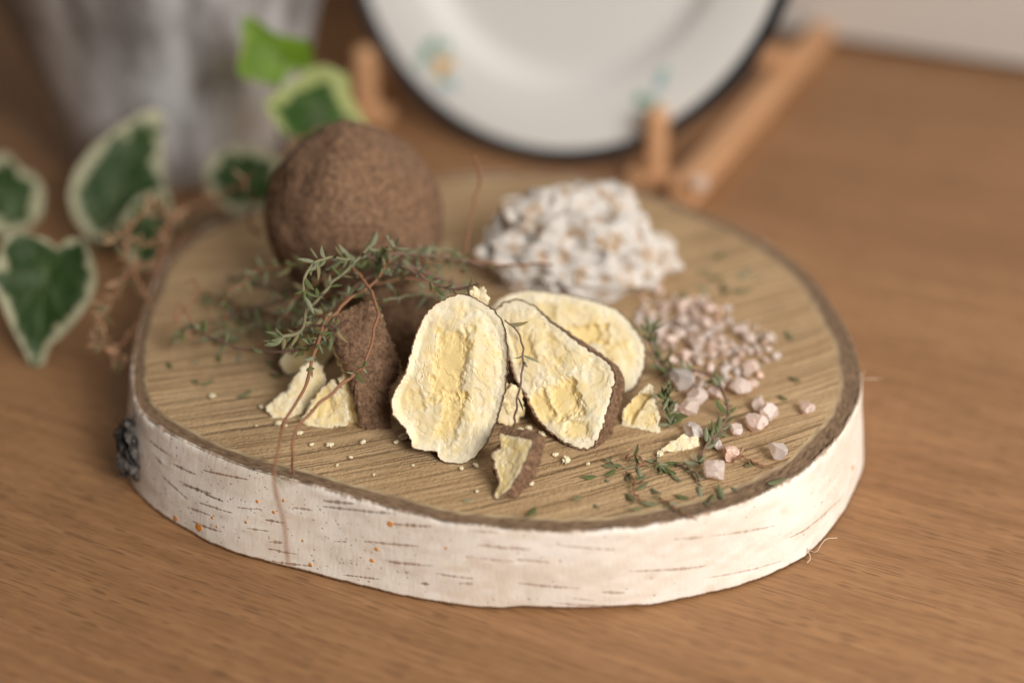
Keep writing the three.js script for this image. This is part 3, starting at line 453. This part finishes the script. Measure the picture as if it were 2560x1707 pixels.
sprig('thick brown thyme stem rising diagonally towards the cheese ball', [[-53.7, 46.7, 36], [-49.9, 50.6, 30], [-45, 53.3, 24], [-39.2, 55.8, 20], [-34.9, 59.5, 16], [-32.6, 64.5, 14]], { seed: 4, leaves: [[0.0, 0.2, 3, 4, 2], [0.72, 1, 2.2, 4.8, 2]], tufts: [[1, 8, 4.6]], r0: 0.6 });
sprig('grey-green thyme tip arching above the bundle against the ball', [[-62, 49, 36], [-57.1, 49.6, 34], [-55.5, 56.5, 33], [-55.6, 63.7, 30], [-53.5, 66.0, 26], [-49.4, 65.7, 22], [-45.4, 62.8, 18], [-40.7, 61.4, 14]], { seed: 5, stem: 2, flip: true, leaves: [[0.0, 0.2, 2.2, 4.5, 2], [0.35, 0.98, 3.0, 4.8, 2]], tufts: [[0, 12, 4.5], [0.62, 6, 4], [0.9, 5, 5]] });
sprig('thyme sprig reaching over the top of the large upright slice', [[-41, 59.2, 10], [-37.3, 59, 12], [-32.3, 59.2, 14], [-26, 58.1, 18], [-19.9, 56.9, 22], [-15, 57.4, 25], [-9, 60.4, 27]], { seed: 6, stem: 1, leaves: [[0.0, 0.3, 2.2, 5, 2], [0.45, 0.75, 2.4, 4.6, 2], [0.9, 1, 3, 4, 1]], tufts: [[0.1, 8, 5]] });
sprig('long bare thyme stem lying across the white crusted lump', [[-30.8, 54.9, 2], [-22.2, 52.4, 0], [-11.5, 51.3, -2], [-5.8, 50.5, -2], [0.5, 50, -2], [6.9, 49.8, -3], [12, 48.6, -4]], { seed: 7, leaves: [[0, 0.38, 2.6, 4.4, 2], [0.5, 0.6, 4, 2.5, 1]], r0: 0.55 });
sprig('single thin thyme stem sticking up beside the cheese ball', [[-14.8, 46.2, -4], [-13, 54.2, -10], [-11.7, 61.2, -16], [-9.8, 67.8, -20], [-10, 72.7, -20], [-11.2, 76.9, -20]], { seed: 8, leaves: [[0, 0.15, 2.5, 4, 2]], r0: 0.4, r1: 0.45 });
sprig('thin purplish thyme sprig trailing left over bare sawn wood', [[-43.8, 54.2, 36], [-54, 45.4, 34], [-59.3, 41.9, 32], [-64.5, 40.1, 30], [-71.3, 38.2, 26], [-76.5, 37.7, 24], [-82.1, 37.4, 20], [-86.6, 36.8, 16], [-93.9, 35.8, 8], [-98.9, 31.4, 8], [-101.1, 27.2, 8]], { seed: 9, stem: 1, r0: 0.45, r1: 0.3, leaves: [[0.08, 0.34, 3, 4.6, 2], [0.42, 0.44, 5, 5, 1], [0.6, 0.64, 5, 5.5, 1], [0.74, 0.94, 1.7, 4.4, 2]] });
sprig('blurred thyme sprig sloping left from the ball to the wood', [[-59.7, 51.9, 0], [-68.3, 48.2, -4], [-75.5, 45.4, -6], [-79.9, 42.8, -4], [-84, 40.7, 0], [-85.2, 34.7, 0], [-84.9, 28.4, 2]], { seed: 10, leaves: [[0, 0.9, 3.2, 4.6, 2]], tufts: [[1, 10, 5]] });
sprig('dried brown thyme sprig arching from the ivy leaf to the board edge', [[-84.8, 52.7, -58.0], [-90.7, 47.0, -60.0], [-100.1, 42.1, -62.0], [-109.3, 38.1, -62.0], [-113.6, 36.9, -58.0], [-116.6, 39.1, -60.0], [-119.8, 40.5, -62.0]], { seed: 11, dry: true, r0: 0.5, r1: 0.6, leaves: [[0.1, 0.5, 4, 5, 1], [0.5, 1, 2.8, 5, 2]], tufts: [[0.05, 5, 5], [0.72, 6, 5], [0.86, 6, 5], [1, 6, 5]] });
sprig('dried thyme head with tan bracts in front of the tallest ivy leaf', [[-109.2, 42.5, -50.0], [-111.9, 39.3, -44.0], [-114.4, 38.9, -36.0], [-117.9, 41.8, -32.0], [-120.2, 45.9, -30.0], [-122.9, 45.4, -28.0]], { seed: 12, dry: true, r0: 0.55, leaves: [[0.1, 1, 2.8, 5, 2]], tufts: [[0.3, 5, 5], [0.6, 7, 5], [0.85, 6, 5], [1, 5, 5]] });
sprig('curling dried thyme head overhanging the table beside the board', [[-113.4, 34.8, -32.0], [-118.0, 34.7, -28.0], [-120.8, 34.1, -22.0], [-122.2, 31.4, -16.0], [-124.6, 28.3, -12.0], [-125.6, 25.0, -6.0], [-122.6, 22.5, 0.0], [-118.2, 20.7, 4.0]], { seed: 58, dry: true, r0: 0.55, leaves: [[0.05, 1, 2.6, 5.5, 2]], tufts: [[0.1, 5, 5], [0.28, 5, 5], [0.5, 10, 6], [0.75, 6, 5], [1, 10, 5.5]] });
sprig('thin dried thyme branch with hooked tips over the lowest ivy leaf', [[-113.3, 24.8, -22.0], [-116.2, 31.4, -24.0], [-118.6, 36.5, -26.0], [-120.4, 41.6, -28.0], [-118.5, 47.1, -32.0], [-115.0, 49.6, -36.0]], { seed: 61, dry: true, r0: 0.5, r1: 0.35, leaves: [[0, 1, 2.6, 5, 2]], tufts: [[0.5, 8, 5], [1, 8, 5]] });
sprig('dried thyme branch bending down beside the bark', [[-113.5, 24.8, -14.0], [-117.0, 22.5, -10.0], [-119.0, 20.3, -6.0], [-121.9, 20.0, -4.0], [-124.1, 23.1, -4.0]], { seed: 62, dry: true, r0: 0.45, r1: 0.3, leaves: [[0, 1, 3, 5, 1]], tufts: [[1, 7, 5]] });
sprig('bare brown thyme stem lying along the left rim of the board', [[-115.1, 31.6, -62.0], [-117.1, 24.9, -50.0], [-116.8, 20.9, -34.0], [-114.1, 22.0, -16.0], [-112.2, 22.8, -2.0], [-110.7, 23.1, 7.0]], { seed: 59, dry: true, r0: 0.7, r1: 0.8, leaves: [[0.1, 0.8, 8, 4, 1]] });
sprig('small hooked dry thyme tendril beside the cheese ball', [[-79.8, 39.9, -40.0], [-83.8, 40.9, -44.0], [-84.8, 43.5, -48.0], [-82.8, 46.4, -50.0], [-83.1, 50.3, -50.0]], { seed: 60, dry: true, r0: 0.45, r1: 0.3, leaves: [[0.1, 1, 5, 4, 1]] });
sprig('curled dry thyme tendril standing at the left side of the board', [[-93.1, 32.1, 8], [-94.9, 37.1, 4], [-97.9, 38.9, 2], [-98.8, 35.4, 6], [-95.3, 38.2, 1], [-93, 41, -3], [-94.5, 43, -6], [-97, 42, -6]], { seed: 13, dry: true, r0: 0.4, r1: 0.3, tufts: [[0, 8, 3.5]] });
sprig('green thyme sprig curving over the salt crystals down to bare wood', [[39.4, 37.8, 16], [40.3, 34.6, 18], [42.1, 31.5, 20], [44.6, 29.1, 22], [49.9, 30.4, 24], [55.2, 30.4, 26], [57.8, 30.4, 30], [58.8, 29.9, 36], [59, 27.6, 42], [56.8, 26.8, 47.4], [53.6, 26.4, 51.4], [51, 26.2, 56.5], [49.4, 26.2, 61.8]], { seed: 14, stem: 1, r0: 0.4, r1: 0.35, flip: true, leaves: [[0, 0.34, 2.2, 5.0, 2], [0.42, 0.52, 2, 4.8, 2], [0.6, 0.9, 2.2, 4.8, 2]], tufts: [[0, 5, 5.5], [0.2, 6, 4.6], [0.78, 8, 4.2], [0.86, 6, 4], [1, 5, 3.6]] });
sprig('small leafy thyme tip standing beside the pointed cheese shard', [[42.8, 26, 46], [43.6, 27.5, 44], [43.2, 30.4, 42.5], [42.2, 33, 41.5]], { seed: 15, stem: 2, r0: 0.35, leaves: [[0.1, 1, 1.4, 4.8, 2]], tufts: [[1, 12, 4.8], [0.5, 7, 4.6], [0.1, 7, 4]] });
sprig('short thyme twig hanging in the gap between upright and slanted slice', [[-1.9, 55.4, 38], [0.7, 53.1, 38], [2.3, 50.5, 40], [3, 48.3, 44], [2.5, 44.7, 48], [1.8, 40.5, 50], [1, 35.6, 52], [0.5, 29.9, 53]], { seed: 16, stem: 1, r0: 0.24, r1: 0.32, leaves: [[0.05, 0.1, 3, 4.6, 2], [0.36, 0.46, 2, 4.4, 2], [0.7, 0.76, 3, 4.5, 1], [0.94, 1, 2.5, 3.8, 2]] });
const mass = 'dense green thyme sprig in the shaded bundle between cheese ball and wedges';
[[[-20, 46, 2], [-30, 52, 4], [-42, 53, 2], [-55, 49, 4], [-66, 41, 8]], [[-10, 44, 4], [-20, 50, 6], [-30, 55, 8], [-40, 54, 12], [-52, 47, 20], [-62, 38, 24]], [[-12, 50, -3], [-18, 55, -2], [-26, 56, 0], [-36, 54, -1], [-48, 50, 1]], [[-70, 33, 4], [-60, 40, 2], [-50, 46, 8], [-40, 50, 10], [-28, 52, 10], [-18, 48, 10]], [[-88, 29, -6], [-78, 34, -4], [-68, 39, 0], [-58, 43, 6], [-50, 47, 16]], [[-8, 38, 6], [-16, 44, 8], [-26, 48, 12], [-36, 50, 18]], [[-74, 30, 12], [-66, 36, 14], [-58, 44, 20], [-50, 50, 24], [-45, 54, 22]], [[-90, 30, -30], [-80, 34, -20], [-70, 38, -8], [-60, 44, 2]], [[-92, 29, 6], [-84, 31, 4], [-75, 34, 6], [-66, 38, 10], [-58, 44, 14]], [[-86, 28, -14], [-76, 31, -8], [-66, 33, 2], [-58, 36, 10]], [[-48, 58, 12], [-40, 60, 10], [-30, 58, 6], [-20, 55, 2], [-8, 51, 0]], [[-60, 46, 26], [-54, 54, 26], [-48, 59, 22], [-42, 63, 18], [-38, 66, 12]], [[-96, 27.5, -24], [-88, 29, -18], [-80, 29, -10], [-72, 30, 0]], [[-64, 36, 20], [-62, 42, 24], [-58, 47, 28], [-52, 50, 32], [-46, 52, 36]]]
  .forEach((p, k) => sprig(p[0][0] < -84 ? 'thin thyme sprig trailing from the bundle over bare wood towards the dried thyme' : mass, p, { seed: 30 + k, stem: k % 3, leaves: [[0, 1, 3.6, 4.6, 2]], group: 'thyme sprigs bundled before the ball' }));
// loose leaves and bits
{
  const R = rng(303);
  const bits = [[-77.3, 30.3], [-94, 12.2], [-99, 15.4], [23.9, 62.2], [25.2, 69.6], [29.7, 68.7], [38.3, 60.3], [39, 65], [42.9, 65.9], [46.6, 63.1], [48, 65.9], [51.6, 74.2], [53.7, 76.5], [58, 72.9], [5.9, 79.9], [17.6, 75.1], [-12.3, 77.3], [29.3, 74.2], [31.7, 72.4], [35.5, 66.9], [44.5, 61.2], [75.2, -2.4], [73.9, -40.7], [67.3, -33.6], [60.2, -42], [80.3, -36.4], [66.6, -51], [53.7, -22.6], [59.5, -32.2], [75.3, 29.6], [37, 78.1], [40, 80], [21.9, 66.9], [-69.4, -48], [-74.1, -1.9], [-80.4, -4.4], [-85.6, 21.8], [33, 63], [27, 64], [36, 72], [48, 71], [61, 62.5], [44, 69], [-80, 8], [-88, 3], [70, -30], [77, -44], [63, -38], [-72, 12], [-66, 4], [-84, -12], [-90, -20], [-78, -22], [-70, -14], [-92, 22], [-60, 2], [-86, 12], [84, 0], [72, 12], [80, 20], [66, 70], [50, 79], [45, 76], [33, 80], [22, 80], [-70, 18], [-64, 12]];
  bits.forEach(([x, z], i) => { const m = shadowed(new THREE.Mesh(leafGeos[i % 3], i % 6 === 5 ? DRY[i % 2] : GREEN[i % 3])); m.name = numbered('thyme_leaf'); const s = (z < -20 ? 5 : 3.4) + 1.8 * R(); m.scale.set(s * 1.15 * MM, s * MM, s * MM); m.position.set(x * MM, (BOARD + 0.75) * MM, z * MM); m.rotation.set(-0.12 * R(), R() * 6.283, (R() - 0.5) * 0.5); scene.add(m); tag(m, `${i % 6 === 5 ? 'dry brown' : 'green'} thyme leaf lying flat on the wood ${z < -20 && x > 0 ? 'beside the white crusted lump' : x < -50 ? 'near the thyme bundle' : z > 50 ? 'at the front rim of the board' : 'beside the salt crystals'}`, 'thyme leaf', 'loose thyme leaves strewn on the board'); });
  const twig = (label, pts, o) => sprig(label, pts, { name: 'thyme_twig', group: 'thyme scraps on the front of the board', r0: 0.3, r1: 0.25, ...o });
  const scrap = 'little thyme scrap with few leaves on the front of the board';
  twig(scrap, [[24, 26, 60], [27, 26.3, 62.5], [30, 26, 64], [33, 26.2, 63]], { seed: 51, stem: 2, leaves: [[0, 0.4, 2, 3.4, 1]] });
  twig(scrap, [[30, 26, 66], [31.5, 26.4, 70], [31, 26.2, 74], [33.5, 26, 78]], { seed: 52, stem: 0, leaves: [[0, 0.5, 2.4, 3.8, 1]] });
  twig(scrap, [[38.5, 26, 59], [38.2, 26.5, 62], [39.5, 26.2, 65]], { seed: 53, stem: 2, leaves: [[0.5, 1, 1.4, 3.2, 2]] });
  twig(scrap, [[43, 26, 62], [46, 26.3, 64.5], [48.5, 26, 67.5], [48, 26, 70]], { seed: 54, stem: 1, leaves: [[0, 1, 2, 3.6, 1]] });
  twig(scrap, [[37, 26, 76], [40, 26.2, 79.5], [42.5, 26, 82], [46, 25.8, 85]], { seed: 55, stem: 0, leaves: [[0, 0.6, 3, 3, 1]] });
  twig('curled dry thyme scrap lying beside the orange-pink salt crystal', [[58, 26, 61], [60.5, 27.2, 60.4], [63, 26.4, 61.6], [65.5, 26, 63.2], [68, 26, 63.4]], { seed: 56, dry: true, stem: 0, leaves: [[0, 0.8, 2.4, 4.2, 1]] });
  twig('curly dried thyme scrap with rolled brown bracts at the board front', [[30, 26, 60.5], [33, 27.5, 60.5], [34.5, 26.2, 62.5], [32.5, 27, 64]], { seed: 57, dry: true, stem: 0, leaves: [[0, 1, 2.2, 4, 1]] });
}

// ---------------------------------------------------------------- background: pot, ivy, plate on its stand
{
  const t = thing('metal_pot', 'mottled grey galvanised metal pot standing behind the ivy', 'pot', [-141, 0, -202]);
  const a = lattice(48, 24, 71), b = lattice(14, 8, 72), c = lattice(200, 120, 73);
  const map = texture(512, 256, (i, j) => { const u = i / 512, v = j / 256, m = 0.4 * a(u * 48, v * 24) + 0.45 * b(u * 14, v * 8) + 0.15 * c(u * 200, v * 120); return mix3([0.25, 0.24, 0.235], [0.70, 0.71, 0.73], ss(0.28, 0.72, m)); }, true);
  const rough = texture(512, 256, (i, j) => { const u = i / 512, v = j / 256; return 0.38 + 0.3 * a(u * 48, v * 24); });
  const zinc = new THREE.MeshStandardMaterial({ map, metalness: 0.45, roughness: 1, roughnessMap: rough });
  const prof = [[0, 3], [44, 3], [46, 0], [47.5, 0.5], [48, 3], [50.2, 12], [60, 53], [71, 96], [80, 130], [79, 130], [70, 96], [59, 53], [49.2, 12], [46, 4.5], [0, 4.5]].map(([r, y]) => new THREE.Vector2(r * MM, y * MM));
  part('body', new THREE.LatheGeometry(prof, 96), zinc, t);
  const rim = part('rim', new THREE.TorusGeometry(80 * MM, 2.2 * MM, 12, 96), zinc, t); rim.rotation.x = Math.PI / 2; rim.position.y = 130 * MM;
  const soil = part('soil', new THREE.CylinderGeometry(71 * MM, 69 * MM, 6 * MM, 48), new THREE.MeshStandardMaterial({ color: new THREE.Color(0.03, 0.02, 0.014), roughness: 1 }), t); soil.position.y = 104 * MM;
}
{
  const base = [-110, 0, -128], t = thing('ivy_vine', 'variegated ivy vine with cream-edged green leaves between pot and birch slice', 'ivy', base);
  const stem = new THREE.MeshStandardMaterial({ color: new THREE.Color(0.12, 0.11, 0.05), roughness: 0.7 });
  part('stem', taperTube([[-60, 4, -142], [-82, 3, -136], [-104, 2.5, -128], [-128, 2.5, -118], [-150, 3, -104], [-172, 3, -92], [-196, 4, -96]], 1.5, 1.1, base, 60, 1, 3)[0], stem, t);
  const leafM = new THREE.MeshPhysicalMaterial({ vertexColors: true, roughness: 0.55, specularIntensity: 0.45, transmission: 0.3, thickness: 0, side: THREE.DoubleSide });
  const leaf = (at, yaw, lean, poly, o) => {
    const y0 = yaw * Math.PI / 180, e = lean * Math.PI / 180, n = V(Math.sin(y0) * Math.cos(e), Math.sin(e), Math.cos(y0) * Math.cos(e)), rx = V(Math.cos(y0), 0, -Math.sin(y0)), uy = n.clone().cross(rx), a = V(...at), out = closedOutline(poly, 120, 0, 0), c = o.c ?? [0, 0], tip = o.tip, tl = Math.hypot(...tip);
    const shape = (i, j, dz) => { const q = j / 26, p = out[i % 120], x = mix(c[0], p[0], q), y = mix(c[1], p[1], q), along = (x * tip[0] + y * tip[1]) / tl, across = (x * -tip[1] + y * tip[0]) / tl;
      const z = (o.fold ?? 0.16) * Math.abs(across) - 0.009 * along * Math.abs(along) + 0.7 * N(x * 0.09, y * 0.09, o.seed) + dz;
      const edge = (o.margin ?? 0.68) + 0.05 + 0.30 * fbm(x * 0.11, y * 0.11, o.seed, 3) + (o.skew ? o.skew[0] * x + o.skew[1] * y : 0), vein = (1 - ss(0.25, 0.7, Math.abs(across))) * 0.35 + 0.25 * (1 - ss(0.3, 0.8, Math.abs(Math.abs(across) - 0.55 * Math.abs(along + 4))));
      let k = mix3(o.green ?? [0.028, 0.066, 0.012], o.green2 ?? [0.075, 0.115, 0.05], ss(0.0, 0.45, fbm(x * 0.07 + o.seed, y * 0.07, 3, 3))); k = mix3(k, [0.20, 0.28, 0.12], clamp(vein)); k = mix3(k, o.cream ?? [0.53, 0.52, 0.34], ss(edge - 0.05, edge + 0.05, q));
      const w = a.clone().addScaledVector(rx, x).addScaledVector(uy, y).addScaledVector(n, z); if (w.y < 1) w.y = 1; return { p: w.toArray(), c: k }; };
    const g = sheet(120, 26, (i, j) => shape(i, j, 0), base, true);
    const m = part('leaf', g, leafM, t);
    if (o.stalk) part('petiole', taperTube(o.stalk, 0.9, 0.7, base, 24, 0, o.seed)[0], stem, m);
  };
  leaf([-146.4, 21.9, -112], 12, 35, [[17.7, 29.8], [20, 26], [18.8, 14.6], [18.2, 0], [18.8, -5], [9.9, -7.4], [3.1, -11.6], [-1.8, -17.6], [-5.5, -19.7], [-10.7, -17.6], [-15, -9.9], [-16, -1.8], [-12.8, 6.8], [-5.7, 15.1], [3.6, 22.4], [12.1, 28.3]], { seed: 1, tip: [20, 30], c: [2, -1], margin: 0.80, stalk: [[-143, 3, -109], [-146, 9, -108], [-147, 13, -110]] });
  leaf([-128.5, 17.9, -85], -5, 60, [[-9.7, 5], [-4.3, 13.6], [3.8, 16.8], [8.3, 5.9], [8, -5], [4.4, -14.1], [-3.7, -12.8], [-9, -5.9]], { seed: 2, tip: [2, -14], margin: 0.78, stalk: [[-128, 2.5, -118], [-129, 10, -108], [-129, 16, -97]] });
  leaf([-152.4, 20.7, -40], 10, 50, [[-13.4, 11.9], [-10.5, 17], [-4.9, 18.1], [1.9, 15.9], [5.3, 12.5], [8.8, 15.3], [13.7, 14.1], [16.2, 7.7], [17.3, 1.5], [15.6, -4.5], [12, -10.2], [6.3, -15.6], [0.7, -19.5], [-2.9, -26.5], [-5.2, -26.6], [-7.4, -20.2], [-10.6, -12.5], [-13.7, -3.3], [-16.3, 4.5]], { seed: 3, tip: [-4, -26], margin: 0.82, fold: 0.1, stalk: [[-168, 3, -93], [-160, 14, -75], [-149, 27, -50]] });
  leaf([-183, 21.7, -105], 20, 50, [[-11, 7.1], [-1.6, 18.9], [2.2, 18.3], [5.5, 10.6], [10.2, 6.3], [12.2, -0.3], [10.5, -8.8], [5.2, -14.9], [-2.6, -16.1], [-11.1, -12.9], [-15.5, -2.6]], { seed: 4, tip: [-1, 18], margin: 0.68, stalk: [[-186, 3.5, -94], [-186, 10, -100], [-185, 15, -104]] });
  leaf([-99.6, 21.6, -118], -10, 30, [[-14.5, 1.3], [-12.5, 8], [-6, 11.7], [2.4, 12.3], [10.9, 11.3], [14.6, 6.7], [13.7, -3], [7.6, -9.9], [-2.4, -12.3], [-11.3, -6.5]], { seed: 5, tip: [8, -10], margin: 0.72, stalk: [[-104, 2.5, -128], [-102, 8, -124], [-101, 13, -120]] });
  leaf([-71.5, 51.9, -118], 0, 55, [[-16.8, -1.8], [-12.8, 4.6], [-5.3, 10.2], [-3.1, 13.9], [3.9, 14.8], [12, 11.1], [14, 1.8], [20.7, -9.1], [12.9, -8.2], [3.7, -10.9], [-3.8, -15.4], [-10.2, -12.7], [-13.6, -8.2]], { seed: 6, tip: [20, -9], margin: 0.66, skew: [0, -0.022], green: [0.045, 0.11, 0.018], cream: [0.46, 0.52, 0.20], stalk: [[-74, 3.5, -139], [-75, 25, -132], [-74, 45, -121]] });
  leaf([-84.6, 70.1, -122], 10, 20, [[-10.3, 11.9], [-6.4, 12.8], [0.6, 6.8], [6.6, 4.9], [12.6, 3], [13.3, -2.3], [12.5, -6.1], [5.5, -7.2], [1.2, -11.5], [-5.6, -10.3], [-13, -7.6], [-13.4, -3.7], [-11.1, 3.7]], { seed: 7, tip: [-8, 12], margin: 0.90, green: [0.13, 0.24, 0.012], green2: [0.17, 0.30, 0.02], cream: [0.34, 0.42, 0.12], stalk: [[-84, 3, -135], [-87, 35, -132], [-84.5, 60, -123]] });
}
{
  const az = 26 * Math.PI / 180, tilt = 16.2 * Math.PI / 180, e1 = V(Math.cos(az), 0, Math.sin(az)), bk = V(Math.sin(az), 0, -Math.cos(az)), up = V(0, Math.cos(tilt), 0).addScaledVector(bk, Math.sin(tilt)), nn = e1.clone().cross(up);
  const R = 100.5, centre = V(18.3, 97.7, -206.3), low = centre.clone().addScaledVector(up, -R);
  const t = thing('enamel_plate', 'white enamel plate with black rim and small flower prints', 'plate', [low.x, low.y, low.z]);
  // plate axes: x along e1, y along the normal, z downwards
  const basis = new THREE.Matrix4().makeBasis(e1, nn, up.clone().negate()); t.quaternion.setFromRotationMatrix(basis);
  const prof = (list) => list.map(([r, y]) => new THREE.Vector2(r * MM, y * MM));
  const white = new THREE.MeshPhysicalMaterial({ color: new THREE.Color(0.80, 0.785, 0.75), roughness: 0.5, clearcoat: 0.08, clearcoatRoughness: 0.3, specularIntensity: 0.6 });
  const black = new THREE.MeshPhysicalMaterial({ color: new THREE.Color(0.012, 0.016, 0.022), roughness: 0.3, clearcoat: 0.4 });
  const off = (m) => { m.position.z = -R * MM; return m; };
  off(part('dish', new THREE.LatheGeometry(prof([[0, -11], [58, -11], [63, -10.4], [67, -8.4], [70, -5.6], [74, -3.6], [85, -1.8], [97.6, -0.3], [97.6, -1.5], [85, -3], [74, -4.8], [70, -6.9], [67, -9.7], [63, -11.8], [58, -12.4], [0, -12.4]].reverse()), 128), white, t));
  off(part('black_rim', new THREE.LatheGeometry(prof([[94.6, -0.4], [96, 0.2], [98.4, 0.5], [100, 0.2], [100.5, -0.6], [100, -1.6], [98.5, -2.4], [94.6, -2.4], [94.6, -0.4]].reverse()), 128), black, t));
  const ink = (c) => new THREE.MeshStandardMaterial({ color: new THREE.Color(...c), roughness: 0.35 });
  const inks = { g: ink([0.20, 0.42, 0.30]), g2: ink([0.30, 0.50, 0.40]), o: ink([0.80, 0.42, 0.08]), y: ink([0.80, 0.58, 0.18]), b: ink([0.32, 0.52, 0.56]), t: ink([0.36, 0.58, 0.50]) };
  const blob = new THREE.CircleGeometry(1, 20); blob.rotateX(-Math.PI / 2);
  const motif = (deg, list) => { const a = deg * Math.PI / 180; for (const [dr, ds, sx, sy, k, lift] of list) { const r = 82.5 + dr, b = a + ds / r, m = part('flower_print', blob, inks[k], t); const h = -1.8 + (r - 85) / 12.6 * 1.5 + (r < 85 ? (r - 85) * 0.045 : 0); m.position.set(Math.cos(b) * r * MM, (h + 0.12 + lift * 0.05) * MM, -R * MM - Math.sin(b) * r * MM); m.scale.set(sx * MM, 1, sy * MM); m.rotation.set(0, b, 0); } };
  const flower = [[0, 0, 3.6, 3.4, 'o', 4], [3.5, 2.5, 2.6, 2.4, 'y', 3], [-3, 2, 2.4, 2.6, 'y', 3], [-6, -3, 3.6, 2.4, 't', 1], [1, -9, 4.4, 3, 'g2', 1], [5, -7, 3, 3, 'g', 2], [-4, -8, 3, 2.4, 'g', 2], [3.5, 8.5, 2.6, 3.6, 'b', 1], [6, 5.5, 2, 2.6, 'b', 2]];
  motif(-123.5, flower); motif(-51.5, [[0, -7, 3.6, 2.8, 'g', 1], [3, -3, 3, 2.4, 'g2', 2], [-2, 3, 3, 2.6, 'b', 1], [-5, 6, 2, 3, 't', 2]]); motif(160, flower); motif(20, flower); motif(90, flower);
  // stand
  const wood = new THREE.MeshStandardMaterial({ color: new THREE.Color(0.70, 0.39, 0.20), roughness: 0.55, map: texture(128, 256, (() => { const g1 = lattice(64, 6, 81); return (i, j) => { const s = 0.82 + 0.3 * g1(i / 2, j / 43); return [s * 0.9, s * 0.9, s * 0.9]; }; })(), true) });
  const pr = V(57, 0, -159), pl = V(-63.9, 0, -225.5), mid = pr.clone().add(pl).multiplyScalar(0.5);
  const s = thing('plate_stand', 'light wooden plate stand with round pegs and long rails', 'stand', [mid.x, 0, mid.z]);
  const put = (name, geo, p, ry = 0) => { const m = part(name, geo, wood, s); m.position.set((p.x - mid.x) * MM, p.y * MM, (p.z - mid.z) * MM); m.rotation.y = ry; return m; };
  const rail = new RoundedBoxGeometry(11 * MM, 10.5 * MM, 205 * MM, 2, 1.5 * MM), foot = new RoundedBoxGeometry(30 * MM, 6 * MM, 11 * MM, 2, 1.2 * MM);
  const peg = new THREE.LatheGeometry(prof([[0, 34], [2.6, 33.6], [4.2, 32.4], [4.8, 30], [4.9, 0], [0, 0]].reverse()), 24);
  for (const [p, sg] of [[pr, 1], [pl, -1]]) {
    const r0 = p.clone().addScaledVector(e1, sg * 17).addScaledVector(bk, 88); r0.y = 5.5; put('rail', rail, r0, -az);
    const f = p.clone().addScaledVector(e1, sg * 5); f.y = 3.3; put('foot', foot, f, -az);
    put('peg', peg, p);
  }
  const cross = mid.clone().addScaledVector(bk, 120); cross.y = 14; put('cross_bar', new RoundedBoxGeometry(178 * MM, 7 * MM, 10 * MM, 2, 1.2 * MM), cross, -az);
  for (const sg of [-1, 1]) { const q = mid.clone().addScaledVector(e1, sg * 40).addScaledVector(bk, 108); q.y = 88; const m = put('upright', new RoundedBoxGeometry(9 * MM, 150 * MM, 8 * MM, 2, 1.2 * MM), q, -az); m.rotation.order = 'YXZ'; m.rotation.x = -tilt; }
}

renderer.render(scene, camera);
